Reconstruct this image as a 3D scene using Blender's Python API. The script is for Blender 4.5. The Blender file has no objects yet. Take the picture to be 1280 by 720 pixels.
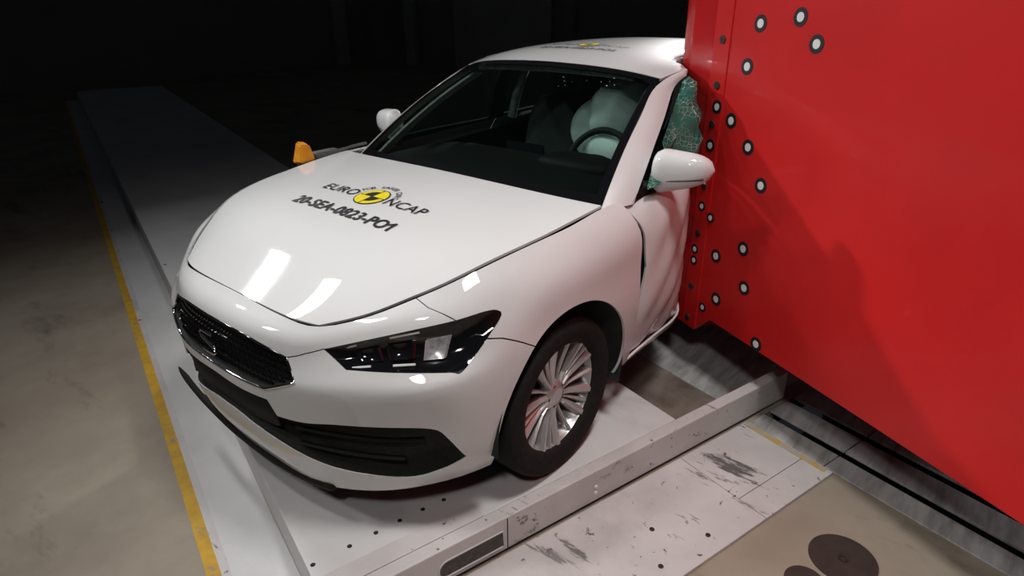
import bpy, bmesh, math, random
import numpy as np
from mathutils import Vector, Matrix
from mathutils.bvhtree import BVHTree
random.seed(7); rng = np.random.default_rng(7)
scene = bpy.context.scene
COL = scene.collection
# ================================================================ camera
# world = car frame: x forward from the front axle, y to the car's left, z up from the deck the wheels stand on
cam_data = bpy.data.cameras.new('camera'); cam = bpy.data.objects.new('camera', cam_data); COL.objects.link(cam)
_r = Vector((-.642962, .765841, -.009326)); _d = Vector((.323569, .260575, -.909618)); _f = Vector((-.694192, -.587868, -.415342))
cam.matrix_world = Matrix(((_r.x, -_d.x, -_f.x, 1.635), (_r.y, -_d.y, -_f.y, 1.993), (_r.z, -_d.z, -_f.z, 1.677), (0, 0, 0, 1)))
cam_data.sensor_width = 36; cam_data.lens = 36 * 794.08 / 1280; cam_data.clip_start = .02; cam_data.clip_end = 200
scene.camera = cam
# ================================================================ world, floodlights, exposure
w = bpy.data.worlds.new('hall_air'); scene.world = w; w.use_nodes = True
w.node_tree.nodes['Background'].inputs[0].default_value = (.75, .85, 1, 1); w.node_tree.nodes['Background'].inputs[1].default_value = .010
def flood(name, loc, aim, size, power, col, spread):
    l = bpy.data.lights.new(name, 'AREA'); l.shape = 'RECTANGLE'; l.size, l.size_y = size; l.energy = power; l.color = col; l.spread = math.radians(spread)
    o = bpy.data.objects.new(name, l); COL.objects.link(o); o.location = loc
    o.rotation_euler = (Vector(aim) - Vector(loc)).to_track_quat('-Z', 'Y').to_euler()
flood('floodlight', (.8, -2.9, 4.0), (.4, -.7, .2), (.42, .30), 11, (.97, .99, 1), 96)
flood('floodlight', (.5, -4.6, 4.0), (-.5, .9, .9), (.32, .22), 8, (.97, .98, 1), 42)
flood('floodlight', (3.7, -2.5, 4.0), (.2, .8, .3), (.45, .32), 6, (1, .98, .97), 70)
flood('floodlight', (2.1, -.6, 4.2), (.2, 1.0, .2), (.42, .30), 6, (1, .98, .96), 80)
flood('floodlight', (.2, 2.1, 4.9), (.0, 1.0, .0), (.8, .55), 25, (1, .98, .965), 92)
flood('floodlight', (3.0, 2.7, 4.2), (-.2, 1.3, .0), (.5, .36), 6, (1, .97, .94), 62)  # fill lamp added to brighten the rails and right-hand floor
flood('floodlight', (-8.5, -2.6, 3.5), (-.4, .5, .4), (.45, .28), 14, (1, .98, .97), 30)
vs = scene.view_settings; vs.view_transform = 'Standard'; vs.look = 'None'; vs.gamma = 1; vs.use_curve_mapping = False; vs.exposure = 0.16

# ================================================================ materials
def mat(name, col, rough=.5, metal=0., col2=None, scale=8., detail=6., bump=0., coat=0., lo=.4, hi=.65, rough2=None, stretch=None, spec=.5, bscale=None):
    m = bpy.data.materials.new(name); m.use_nodes = True; nt = m.node_tree; b = nt.nodes['Principled BSDF']
    b.inputs['Base Color'].default_value = (*col, 1); b.inputs['Roughness'].default_value = rough; b.inputs['Metallic'].default_value = metal
    b.inputs['Coat Weight'].default_value = coat; b.inputs['Coat Roughness'].default_value = .03; b.inputs['Specular IOR Level'].default_value = spec
    tc = nt.nodes.new('ShaderNodeTexCoord'); mp = nt.nodes.new('ShaderNodeMapping'); nt.links.new(tc.outputs['Object'], mp.inputs[0])
    if stretch: mp.inputs['Scale'].default_value = stretch[:3]; mp.inputs['Rotation'].default_value = (0, 0, stretch[3] if len(stretch) > 3 else 0)
    no = nt.nodes.new('ShaderNodeTexNoise'); no.inputs['Scale'].default_value = scale; no.inputs['Detail'].default_value = detail; no.inputs['Roughness'].default_value = .62
    nt.links.new(mp.outputs[0], no.inputs['Vector'])
    if col2 is not None or rough2 is not None:
        mr = nt.nodes.new('ShaderNodeMapRange'); mr.inputs[1].default_value = lo; mr.inputs[2].default_value = hi; nt.links.new(no.outputs[0], mr.inputs[0])
        if col2 is not None:
            mx = nt.nodes.new('ShaderNodeMix'); mx.data_type = 'RGBA'; mx.inputs[6].default_value = (*col, 1); mx.inputs[7].default_value = (*col2, 1)
            nt.links.new(mr.outputs[0], mx.inputs[0]); nt.links.new(mx.outputs[2], b.inputs['Base Color'])
        if rough2 is not None:
            m2 = nt.nodes.new('ShaderNodeMapRange'); m2.inputs[3].default_value = rough; m2.inputs[4].default_value = rough2
            nt.links.new(mr.outputs[0], m2.inputs[0]); nt.links.new(m2.outputs[0], b.inputs['Roughness'])
    if bump:
        n2 = no
        if bscale:
            n2 = nt.nodes.new('ShaderNodeTexNoise'); n2.inputs['Scale'].default_value = bscale; n2.inputs['Detail'].default_value = 4; nt.links.new(mp.outputs[0], n2.inputs['Vector'])
        bp = nt.nodes.new('ShaderNodeBump'); bp.inputs['Strength'].default_value = bump; bp.inputs['Distance'].default_value = .01
        nt.links.new(n2.outputs[0], bp.inputs['Height']); nt.links.new(bp.outputs[0], b.inputs['Normal'])
    return m
def add_layer(m, col, scale, lo, hi, stretch=None, detail=8, amount=1., seed=0.):
    """a second stain or scuff layer mixed over a material's colour by thresholded noise"""
    nt = m.node_tree; b = nt.nodes['Principled BSDF']; sock = b.inputs['Base Color']
    tc = nt.nodes.new('ShaderNodeTexCoord'); mp = nt.nodes.new('ShaderNodeMapping'); nt.links.new(tc.outputs['Object'], mp.inputs[0])
    mp.inputs['Location'].default_value = (seed, seed * .7, 0)
    if stretch: mp.inputs['Scale'].default_value = stretch[:3]; mp.inputs['Rotation'].default_value = (0, 0, stretch[3] if len(stretch) > 3 else 0)
    no = nt.nodes.new('ShaderNodeTexNoise'); no.inputs['Scale'].default_value = scale; no.inputs['Detail'].default_value = detail; no.inputs['Roughness'].default_value = .68
    nt.links.new(mp.outputs[0], no.inputs['Vector'])
    mr = nt.nodes.new('ShaderNodeMapRange'); mr.inputs[1].default_value = lo; mr.inputs[2].default_value = hi; mr.inputs[4].default_value = amount
    nt.links.new(no.outputs[0], mr.inputs[0])
    mx = nt.nodes.new('ShaderNodeMix'); mx.data_type = 'RGBA'; mx.inputs[7].default_value = (*col, 1)
    if sock.is_linked: nt.links.new(sock.links[0].from_socket, mx.inputs[6])
    else: mx.inputs[6].default_value = sock.default_value
    nt.links.new(mr.outputs[0], mx.inputs[0]); nt.links.new(mx.outputs[2], sock)
    return m
def glass_mat(name, tint, refl=.9, rough=0.0, haze=0., hazecol=(.6, .7, .68), crack=0., crackcol=(.8, .86, .84), cscale=40):
    """thin sheet: tinted see-through with a mirror film, a little dust haze and, for broken panes, white crack lines"""
    m = bpy.data.materials.new(name); m.use_nodes = True; nt = m.node_tree; nt.nodes.clear()
    out = nt.nodes.new('ShaderNodeOutputMaterial'); tr = nt.nodes.new('ShaderNodeBsdfTransparent'); tr.inputs[0].default_value = (*tint, 1)
    gl = nt.nodes.new('ShaderNodeBsdfGlossy'); gl.inputs['Roughness'].default_value = rough; gl.inputs[0].default_value = (1, 1, 1, 1)
    fr = nt.nodes.new('ShaderNodeFresnel'); fr.inputs[0].default_value = 1.5
    ge = nt.nodes.new('ShaderNodeNewGeometry'); ir = nt.nodes.new('ShaderNodeMapRange'); ir.inputs[3].default_value = 1.5; ir.inputs[4].default_value = 1 / 1.5   # a thin sheet reflects alike from both sides
    nt.links.new(ge.outputs['Backfacing'], ir.inputs[0]); nt.links.new(ir.outputs[0], fr.inputs[0])
    ml = nt.nodes.new('ShaderNodeMath'); ml.operation = 'MULTIPLY'; ml.inputs[1].default_value = refl; nt.links.new(fr.outputs[0], ml.inputs[0])
    df = nt.nodes.new('ShaderNodeBsdfDiffuse'); df.inputs[0].default_value = (*hazecol, 1)
    tl = nt.nodes.new('ShaderNodeBsdfTranslucent'); tl.inputs[0].default_value = (*hazecol, 1)
    a2 = nt.nodes.new('ShaderNodeMixShader'); a2.inputs[0].default_value = .5; nt.links.new(df.outputs[0], a2.inputs[1]); nt.links.new(tl.outputs[0], a2.inputs[2])
    m1 = nt.nodes.new('ShaderNodeMixShader'); m1.inputs[0].default_value = haze; nt.links.new(tr.outputs[0], m1.inputs[1]); nt.links.new(a2.outputs[0], m1.inputs[2])
    src = m1
    if crack:
        tc = nt.nodes.new('ShaderNodeTexCoord'); vo = nt.nodes.new('ShaderNodeTexVoronoi'); vo.feature = 'DISTANCE_TO_EDGE'; vo.inputs['Scale'].default_value = cscale
        nt.links.new(tc.outputs['Object'], vo.inputs['Vector'])
        no = nt.nodes.new('ShaderNodeTexNoise'); no.inputs['Scale'].default_value = 9; no.inputs['Detail'].default_value = 4; nt.links.new(tc.outputs['Object'], no.inputs['Vector'])
        mr = nt.nodes.new('ShaderNodeMapRange'); mr.inputs[1].default_value = .035; mr.inputs[2].default_value = .0; mr.inputs[3].default_value = 0; mr.inputs[4].default_value = crack
        nt.links.new(vo.outputs['Distance'], mr.inputs[0])
        n2 = nt.nodes.new('ShaderNodeMapRange'); n2.inputs[1].default_value = .42; n2.inputs[2].default_value = .6; nt.links.new(no.outputs[0], n2.inputs[0])
        mu = nt.nodes.new('ShaderNodeMath'); mu.operation = 'MULTIPLY'; nt.links.new(mr.outputs[0], mu.inputs[0]); nt.links.new(n2.outputs[0], mu.inputs[1])
        d2 = nt.nodes.new('ShaderNodeBsdfDiffuse'); d2.inputs[0].default_value = (*crackcol, 1)
        mc = nt.nodes.new('ShaderNodeMixShader'); nt.links.new(mu.outputs[0], mc.inputs[0]); nt.links.new(m1.outputs[0], mc.inputs[1]); nt.links.new(d2.outputs[0], mc.inputs[2]); src = mc
    m2 = nt.nodes.new('ShaderNodeMixShader'); nt.links.new(ml.outputs[0], m2.inputs[0]); nt.links.new(src.outputs[0], m2.inputs[1]); nt.links.new(gl.outputs[0], m2.inputs[2])
    nt.links.new(m2.outputs[0], out.inputs[0]); return m
M = dict(
 paint=mat('white_car_paint', (.66,.66,.655), .55, coat=1.0, col2=(.64,.64,.635), scale=3, spec=.25),
 black=mat('black_plastic', (.009,.009,.0085), .7, col2=(.014,.014,.0125), scale=60, bump=.05, spec=.25),
 gloss=mat('gloss_black', (.006,.006,.007), .08, coat=.6),
 trim=mat('dark_trim', (.0045,.0048,.0045), .65, col2=(.0065,.007,.0063), scale=30, spec=.15),
 void=mat('inner_black_and_gap_shade', (.012,.012,.012), .8, col2=(.02,.02,.02), scale=5),  # near-black for inner parts, and for the shade in gaps and holes
 primer=mat('grey_blue_primer', (.36,.42,.47), .5, col2=(.16,.19,.21), scale=14, lo=.45, hi=.7),
 chrome=mat('chrome', (.82,.82,.82), .08, 1.0, col2=(.78,.78,.78)),
 satin=mat('satin_silver', (.62,.62,.63), .3, .9, col2=(.52,.52,.53), scale=20),
 cup=mat('reflector_grey', (.55,.55,.56), .25, .3, col2=(.35,.35,.36), scale=60),
 alloy=mat('silver_alloy', (.52,.50,.49), .28, .6, col2=(.44,.42,.41), scale=12),
 rubber=mat('tyre_rubber', (.010,.0092,.0088), .85, col2=(.016,.0145,.0135), scale=40, bump=.12, spec=.2),
 disc=mat('brake_steel', (.22,.20,.19), .4, .9, col2=(.14,.12,.11), scale=20),
 fabric=mat('seat_fabric', (.05,.055,.054), .9, col2=(.035,.038,.038), scale=90, bump=.2),
 liner=mat('pale_pillar_trim', (.55,.60,.55), .75, col2=(.34,.38,.35), scale=25),
 bag=mat('airbag_cloth', (.62,.70,.69), .85, col2=(.52,.60,.60), scale=7, bump=.3, bscale=14),
 ws=glass_mat('windscreen_glass', (.62,.73,.69), 1.0, .01),
 pane=glass_mat('side_glass', (.55,.68,.63), .9, .01),
 lens=glass_mat('clear_lens', (.96,.96,.97), 1.0, .02),
 broken=glass_mat('shattered_green_glass', (.22,.62,.52), .8, .12, haze=.50, hazecol=(.07,.33,.26), crack=.8, cscale=46),
 film=glass_mat('dusty_window_film', (.62,.66,.62), .5, .3, haze=.5, hazecol=(.36,.38,.33), crack=.5, cscale=60),
 red=mat('red_barrier_paint', (.64,.016,.016), .38, col2=(.58,.0145,.0145), scale=2.2, bump=.03, bscale=40, coat=.08, spec=.35),
 redpole=mat('red_pole_paint', (.52,.014,.016), .25, col2=(.47,.013,.015), scale=3, coat=.4),
 steel=mat('worn_steel', (.62,.62,.61), .38, .25, col2=(.34,.33,.32), scale=4, lo=.42, hi=.68, rough2=.5, bump=.06, bscale=60, stretch=(1,5,1,-.27)),
 slot=mat('slot_shade_black', (.012,.011,.01), .7, col2=(.02,.018,.015), scale=30),  # near-black colour stands for the shade down in the rail slots
 floor=mat('beige_concrete', (.33,.275,.215), .62, col2=(.26,.215,.165), scale=1.6, bump=.05, bscale=70),
 deck=mat('white_deck_paint', (.62,.61,.605), .5, col2=(.55,.54,.535), scale=2.0, bump=.02, bscale=50),
 sheet=mat('scuffed_white_sheet', (.60,.57,.56), .5, col2=(.52,.49,.48), scale=2.4, bump=.03, bscale=60),
 brown=mat('mottled_brown_steel', (.30,.25,.21), .6, .2, col2=(.12,.095,.075), scale=3, bump=.05, bscale=40),  # brown mottled with a darker brown
 yellow=mat('yellow_line_paint', (.62,.36,.02), .6, col2=(.50,.28,.02), scale=14, bump=.05, bscale=60),
 worn=mat('worn_yellow_paint', (.50,.32,.05), .7, col2=(.40,.36,.33), scale=18, lo=.40, hi=.56, bump=.1, bscale=60),
 drain=mat('rusty_brown_cover', (.045,.03,.024), .6, col2=(.03,.02,.017), scale=12, bump=.15),
 wall=mat('dark_hall_wall', (.30,.30,.29), .8, col2=(.25,.25,.24), scale=.6),
 wall2=mat('pale_hall_panel', (.5,.5,.48), .7, col2=(.42,.42,.4), scale=.8),
 mark_b=mat('marker_black', (.008,.008,.012), .5, col2=(.012,.012,.014), scale=50),
 mark_w=mat('marker_white', (.82,.82,.80), .5, col2=(.76,.76,.74), scale=50),
 bolt=mat('dark_bolt_steel', (.06,.055,.05), .45, .7, col2=(.1,.09,.08), scale=60),
 print=mat('sticker_black', (.01,.01,.012), .5, col2=(.014,.014,.016), scale=40),
 printy=mat('sticker_yellow', (.80,.66,.02), .4, col2=(.74,.60,.02), scale=40),
 orange=mat('orange_housing', (.80,.33,.015), .45, col2=(.66,.22,.01), scale=14),
 grey=mat('grey_box', (.10,.10,.095), .6, col2=(.07,.07,.065), scale=16),
 rust=mat('rusty_hook', (.25,.10,.05), .6, .3, col2=(.14,.06,.03), scale=40),
 shard=mat('glass_shard', (.75,.8,.78), .1, col2=(.6,.66,.64), scale=30),
)
add_layer(M['floor'], (.095,.075,.055), 3.0, .56, .68, (1, .35, 1, -.27), amount=.75, seed=3.1)
add_layer(M['floor'], (.40,.345,.275), .7, .5, .62, amount=.5, seed=9.)
add_layer(M['sheet'], (.05,.045,.045), 9., .605, .645, (1, .22, 1, -.27), amount=.85, seed=1.7)
add_layer(M['sheet'], (.04,.035,.035), 22., .64, .66, amount=.9, seed=7.7)
add_layer(M['sheet'], (.42,.39,.38), 1.5, .5, .66, amount=.7, seed=5.)
add_layer(M['deck'], (.36,.35,.34), 1.6, .56, .72, (1, .4, 1, -.27), amount=.6, seed=4.)
add_layer(M['yellow'], (.28,.24,.2), 20, .58, .64, amount=.8, seed=2.)
add_layer(M['red'], (.62,.20,.18), 60, .73, .76, amount=.7, seed=6.)
add_layer(M['red'], (.48,.03,.03), 2.5, .6, .8, amount=.35, seed=2.)

# ================================================================ mesh helpers
def link(o, parent=None):
    COL.objects.link(o)
    if parent is not None: o.parent = parent
    return o
def mesh_obj(name, V, F, m, parent=None, smooth=False, normals=None):
    me = bpy.data.meshes.new(name); me.from_pydata([tuple(map(float, v)) for v in V], [], [tuple(int(i) for i in f) for f in F]); me.materials.append(m)
    if smooth or normals is not None: me.polygons.foreach_set('use_smooth', [True] * len(me.polygons))
    me.update()
    if normals is not None: me.normals_split_custom_set_from_vertices([tuple(map(float, n)) for n in normals])
    return link(bpy.data.objects.new(name, me), parent)
def empty(name, loc=(0, 0, 0)):
    o = bpy.data.objects.new(name, None); o.location = loc; o.empty_display_size = .1; return link(o)
def tag(o, label=None, cat=None, group=None, kind=None):
    for k, v in (('label', label), ('category', cat), ('group', group), ('kind', kind)):
        if v: o[k] = v
    return o
def box(name, c, s, m, parent=None, bevel=0., rot=None, seg=2):
    """bevelled box: centre c, full size s, optional rotation matrix (rows = local axes in world)"""
    bm = bmesh.new(); bmesh.ops.create_cube(bm, size=1); bmesh.ops.scale(bm, vec=s, verts=bm.verts)
    if bevel: bmesh.ops.bevel(bm, geom=bm.edges[:], offset=bevel, segments=seg, affect='EDGES', profile=.5)
    mtx = Matrix.Translation(c) @ (rot.to_4x4() if rot is not None else Matrix.Identity(4)); bm.transform(mtx)
    return bm_obj(name, bm, m, parent, smooth=False)
def bm_obj(name, bm, m, parent=None, smooth=True):
    bmesh.ops.recalc_face_normals(bm, faces=bm.faces[:])
    me = bpy.data.meshes.new(name); bm.to_mesh(me); bm.free(); me.materials.append(m)
    if smooth: me.polygons.foreach_set('use_smooth', [True] * len(me.polygons))
    me.update(); return link(bpy.data.objects.new(name, me), parent)
def autosmooth(o, ang=40):
    me = o.data; me.polygons.foreach_set('use_smooth', [True] * len(me.polygons))
    bm = bmesh.new(); bm.from_mesh(me); a = math.radians(ang)
    for e in bm.edges: e.smooth = not (len(e.link_faces) == 2 and e.calc_face_angle(0) > a)
    bm.to_mesh(me); bm.free(); return o
def tube(name, pts, r, m, parent=None, n=8, closed=False, rz=None):
    """round (or flattened, rz) bar along a polyline"""
    P = [Vector(p) for p in pts]; V, F = [], []; K = len(P)
    for i, p in enumerate(P):
        a = P[(i - 1) % K] if (closed or i) else P[0]; b = P[(i + 1) % K] if (closed or i < K - 1) else P[-1]
        t = (b - a).normalized(); up = Vector((0, 0, 1)) if abs(t.z) < .95 else Vector((1, 0, 0))
        s = t.cross(up).normalized(); u = s.cross(t)
        rr = r[i] if isinstance(r, (list, tuple)) else r
        for k in range(n):
            q = 2 * math.pi * k / n; V.append(p + s * (rr * math.cos(q)) + u * ((rz or rr) * math.sin(q)))
    for i in range(K if closed else K - 1):
        for k in range(n):
            j = (i + 1) % K; F.append((i*n + k, i*n + (k+1) % n, j*n + (k+1) % n, j*n + k))
    if not closed: F += [tuple(range(n))[::-1], tuple((K-1)*n + k for k in range(n))]
    return autosmooth(mesh_obj(name, V, F, m, parent), 50)
def lathe(name, prof, m, parent=None, n=48, axis='y', closed=False, loc=(0, 0, 0), ang=45):
    """profile of (along-axis, radius) turned about an axis"""
    V, F = [], []; K = len(prof)
    for a, r in prof:
        for k in range(n):
            q = 2 * math.pi * k / n; c, s = r * math.cos(q), r * math.sin(q)
            V.append((c, a, s) if axis == 'y' else (c, s, a))
    V = [(x + loc[0], y + loc[1], z + loc[2]) for x, y, z in V]
    for i in range(K if closed else K - 1):
        for k in range(n):
            j = (i + 1) % K; F.append((i*n + k, i*n + (k+1) % n, j*n + (k+1) % n, j*n + k))
    if not closed: F += [tuple(range(n)), tuple((K-1)*n + k for k in range(n))[::-1]]
    bm = bmesh.new(); me = bpy.data.meshes.new('t'); me.from_pydata(V, [], F); bm.from_mesh(me); bpy.data.meshes.remove(me)
    return autosmooth(bm_obj(name, bm, m, parent), ang)
def blob(name, c, s, m, parent=None, e=2.6, n=28, noise=0., rot=None, seed=0):
    """superellipsoid cushion, optionally lumpy"""
    V, F = [], []; R_ = n // 2
    ph = np.random.default_rng(seed).uniform(0, 6.28, 6)
    def sp(v): return math.copysign(abs(v)**(2 / e), v)
    for i in range(R_ + 1):
        la = -math.pi/2 + math.pi * i / R_
        for k in range(n):
            lo = 2 * math.pi * k / n
            p = Vector((sp(math.cos(la)) * sp(math.cos(lo)), sp(math.cos(la)) * sp(math.sin(lo)), sp(math.sin(la))))
            if noise: p *= 1 + noise * (math.sin(3*p.x + 4*p.z + ph[0]) + math.sin(5*p.y - 3*p.z + ph[1]) * .7 + math.sin(7*p.x + 6*p.y + ph[2]) * .4)
            p = Vector((p.x * s[0]/2, p.y * s[1]/2, p.z * s[2]/2))
            if rot is not None: p = rot @ p
            V.append(p + Vector(c))
    for i in range(R_):
        for k in range(n): F.append((i*n + k, i*n + (k+1) % n, (i+1)*n + (k+1) % n, (i+1)*n + k))
    bm = bmesh.new(); me = bpy.data.meshes.new('t'); me.from_pydata(V, [], F); bm.from_mesh(me); bpy.data.meshes.remove(me)
    bmesh.ops.remove_doubles(bm, verts=bm.verts[:], dist=1e-5)
    return bm_obj(name, bm, m, parent)
def slab(name, poly, z0, z1, m, parent=None, bevel=0.):
    """prism over a plan polygon"""
    bm = bmesh.new(); vs_ = [bm.verts.new((x, y, z1)) for x, y in poly]; f = bm.faces.new(vs_)
    r = bmesh.ops.extrude_face_region(bm, geom=[f]); bmesh.ops.translate(bm, vec=(0, 0, z0 - z1), verts=[v for v in r['geom'] if isinstance(v, bmesh.types.BMVert)])
    if bevel: bmesh.ops.bevel(bm, geom=bm.edges[:], offset=bevel, segments=2, affect='EDGES', profile=.5)
    return bm_obj(name, bm, m, parent, smooth=False)
def disc(name, c, nrm, r, h, m, parent=None, n=20, r_in=0.):
    """short round (or ring) plug with axis nrm standing on c"""
    q = Vector(nrm).to_track_quat('Z', 'Y').to_matrix(); V, F = [], []
    rings = [(r, 0), (r, h)] + ([(r_in, h), (r_in, 0)] if r_in else [])
    for rr, hh in rings:
        for k in range(n): a = 2*math.pi*k/n; V.append(Vector(c) + q @ Vector((rr*math.cos(a), rr*math.sin(a), hh)))
    K = len(rings)
    for i in range(K if r_in else K - 1):
        for k in range(n): j = (i+1) % K; F.append((i*n+k, i*n+(k+1) % n, j*n+(k+1) % n, j*n+k))
    if not r_in: F += [tuple(range(n))[::-1], tuple(n+k for k in range(n))]
    return autosmooth(mesh_obj(name, V, F, m, parent), 40)
# ---------------------------------------------------------------- spline surfaces
def _cs(ts, P, te):
    """natural cubic spline through P (n, ...) at knots ts, evaluated at te"""
    ts = np.asarray(ts, float); P = np.asarray(P, float); te = np.asarray(te, float)
    n = len(ts); h = np.diff(ts)
    A = np.zeros((n, n)); A[0, 0] = A[-1, -1] = 1.0
    B = np.zeros((n,) + P.shape[1:])
    for i in range(1, n - 1):
        A[i, i-1] = h[i-1]; A[i, i] = 2 * (h[i-1] + h[i]); A[i, i+1] = h[i]
        B[i] = 6 * ((P[i+1] - P[i]) / h[i] - (P[i] - P[i-1]) / h[i-1])
    M = np.linalg.solve(A, B.reshape(n, -1)).reshape(B.shape)
    k = np.clip(np.searchsorted(ts, te, side='right') - 1, 0, n - 2)
    sh = (len(te),) + (1,) * (P.ndim - 1)
    hk = h[k].reshape(sh); a = (ts[k+1] - te).reshape(sh) / hk; b = 1 - a
    return a * P[k] + b * P[k+1] + ((a**3 - a) * M[k] + (b**3 - b) * M[k+1]) * hk**2 / 6

class Surf:
    """tensor product interpolating spline; net[row][col] = (x, y, z)"""
    def __init__(self, net, post=None):
        self.net = np.array(net, float)
        du = np.linalg.norm(np.diff(self.net, axis=1), axis=2).mean(0)
        dv = np.linalg.norm(np.diff(self.net, axis=0), axis=2).mean(1)
        self.ku = np.r_[0, np.cumsum(du)]; self.kv = np.r_[0, np.cumsum(dv)]
        self.post = post
    def grid(self, us, vs):
        rows = _cs(self.kv, self.net, vs)                       # (nv, ncol, 3)
        g = _cs(self.ku, rows.transpose(1, 0, 2), us)           # (nu, nv, 3)
        return self.post(g) if self.post else g
    def pts(self, uv):
        """many scattered (u, v)"""
        uv = np.asarray(uv, float)
        nu, nv = 560, 140
        if not hasattr(self, '_fine'):
            self._u = np.linspace(self.ku[0], self.ku[-1], nu); self._v = np.linspace(self.kv[0], self.kv[-1], nv)
            p, self.post = self.post, None
            self._fine = self.grid(self._u, self._v); self.post = p
        fu = np.clip((uv[:, 0] - self._u[0]) / (self._u[1] - self._u[0]), 0, nu - 1.001)
        fv = np.clip((uv[:, 1] - self._v[0]) / (self._v[1] - self._v[0]), 0, nv - 1.001)
        def w(t):
            return np.stack([(-t**3 + 2*t**2 - t) / 2, (3*t**3 - 5*t**2 + 2) / 2, (-3*t**3 + 4*t**2 + t) / 2, (t**3 - t**2) / 2], -1)
        iu = fu.astype(int); iv = fv.astype(int); wu = w(fu - iu); wv = w(fv - iv)
        out = np.zeros((len(uv), 3)); F = self._fine
        def g(i, j):
            # linear extrapolation past the border keeps the Catmull-Rom blend exact there
            i0 = np.clip(i, 0, nu - 1); j0 = np.clip(j, 0, nv - 1); r = F[i0, j0]
            return r + np.where((i < 0)[:, None], F[0, j0] - F[1, j0], 0) + np.where((i > nu - 1)[:, None], F[-1, j0] - F[-2, j0], 0) \
                     + np.where((j < 0)[:, None], F[i0, 0] - F[i0, 1], 0) + np.where((j > nv - 1)[:, None], F[i0, -1] - F[i0, -2], 0)
        for a in range(4):
            for b in range(4):
                out += g(iu + a - 1, iv + b - 1) * (wu[:, a] * wv[:, b])[:, None]
        return self.post(out) if self.post else out
    def normals(self, uv, e=.004):
        uv = np.asarray(uv, float)
        du = self.pts(np.c_[np.minimum(uv[:, 0] + e, self.ku[-1]), uv[:, 1]]) - self.pts(np.c_[np.maximum(uv[:, 0] - e, 0), uv[:, 1]])
        dv = self.pts(np.c_[uv[:, 0], np.minimum(uv[:, 1] + e, self.kv[-1])]) - self.pts(np.c_[uv[:, 0], np.maximum(uv[:, 1] - e, 0)])
        n = np.cross(du, dv); return n / (np.linalg.norm(n, axis=1, keepdims=True) + 1e-12)
    def uv_of(self, p):
        """parameters of the surface point nearest to p (undented shape)"""
        if not hasattr(self, '_fine'): self.pts([(0, 0)])
        d = ((self._fine - np.asarray(p))**2).sum(-1); i, j = np.unravel_index(d.argmin(), d.shape)
        u, v = self._u[i], self._v[j]; e = .002; post, self.post = self.post, None
        for _ in range(4):
            q = self.pts([(u, v), (u + e, v), (u, v + e)]); J = np.stack([(q[1] - q[0]) / e, (q[2] - q[0]) / e], 1)
            s = np.linalg.lstsq(J, np.asarray(p) - q[0], rcond=None)[0]; s = np.clip(s, -.02, .02)
            u = min(max(u + s[0], 0), self.ku[-1]); v = min(max(v + s[1], 0), self.kv[-1])
        self.post = post
        return u, v

# ---------------------------------------------------------------- the pole's dent in the left flank
POLE_X, POLE_Y, POLE_R = -1.45, .643, .127
def dent(g):
    """push everything on the left that the pole took inwards (a V across the doors, sill to roof rail)"""
    g = np.array(g, float); x, y, z = g[..., 0], g[..., 1], g[..., 2]
    dx = x - POLE_X; ax = np.abs(dx)
    a1 = np.maximum(ax - .10, 0)
    lim = POLE_Y - POLE_R - .006 + .36 * (1 - np.exp(-a1 / .25)) + .14 * a1
    lim = np.where(ax < POLE_R, np.minimum(lim, POLE_Y - np.sqrt(np.maximum(POLE_R**2 - dx**2, 0)) - .006), lim)
    k = .05                                                     # smooth minimum of y and lim
    h = np.clip(.5 + .5 * (lim - y) / k, 0, 1)
    ny = np.where(y > 0, lim * (1 - h) + y * h - k * h * (1 - h) * np.clip(y / .3, 0, 1), y)
    push = np.maximum(y - ny, 0)
    g[..., 1] = np.where(y > 0, ny + np.clip(push * 2, 0, 1) * (.012 * np.sin(17 * x + 9 * z) + .008 * np.sin(31 * z - 12 * x)) * (ax > .14), y)
    g[..., 0] = x + np.clip(push, 0, .4) * .10 * np.sign(-dx) * np.clip(ax / .2, 0, 1)
    return g

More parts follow.
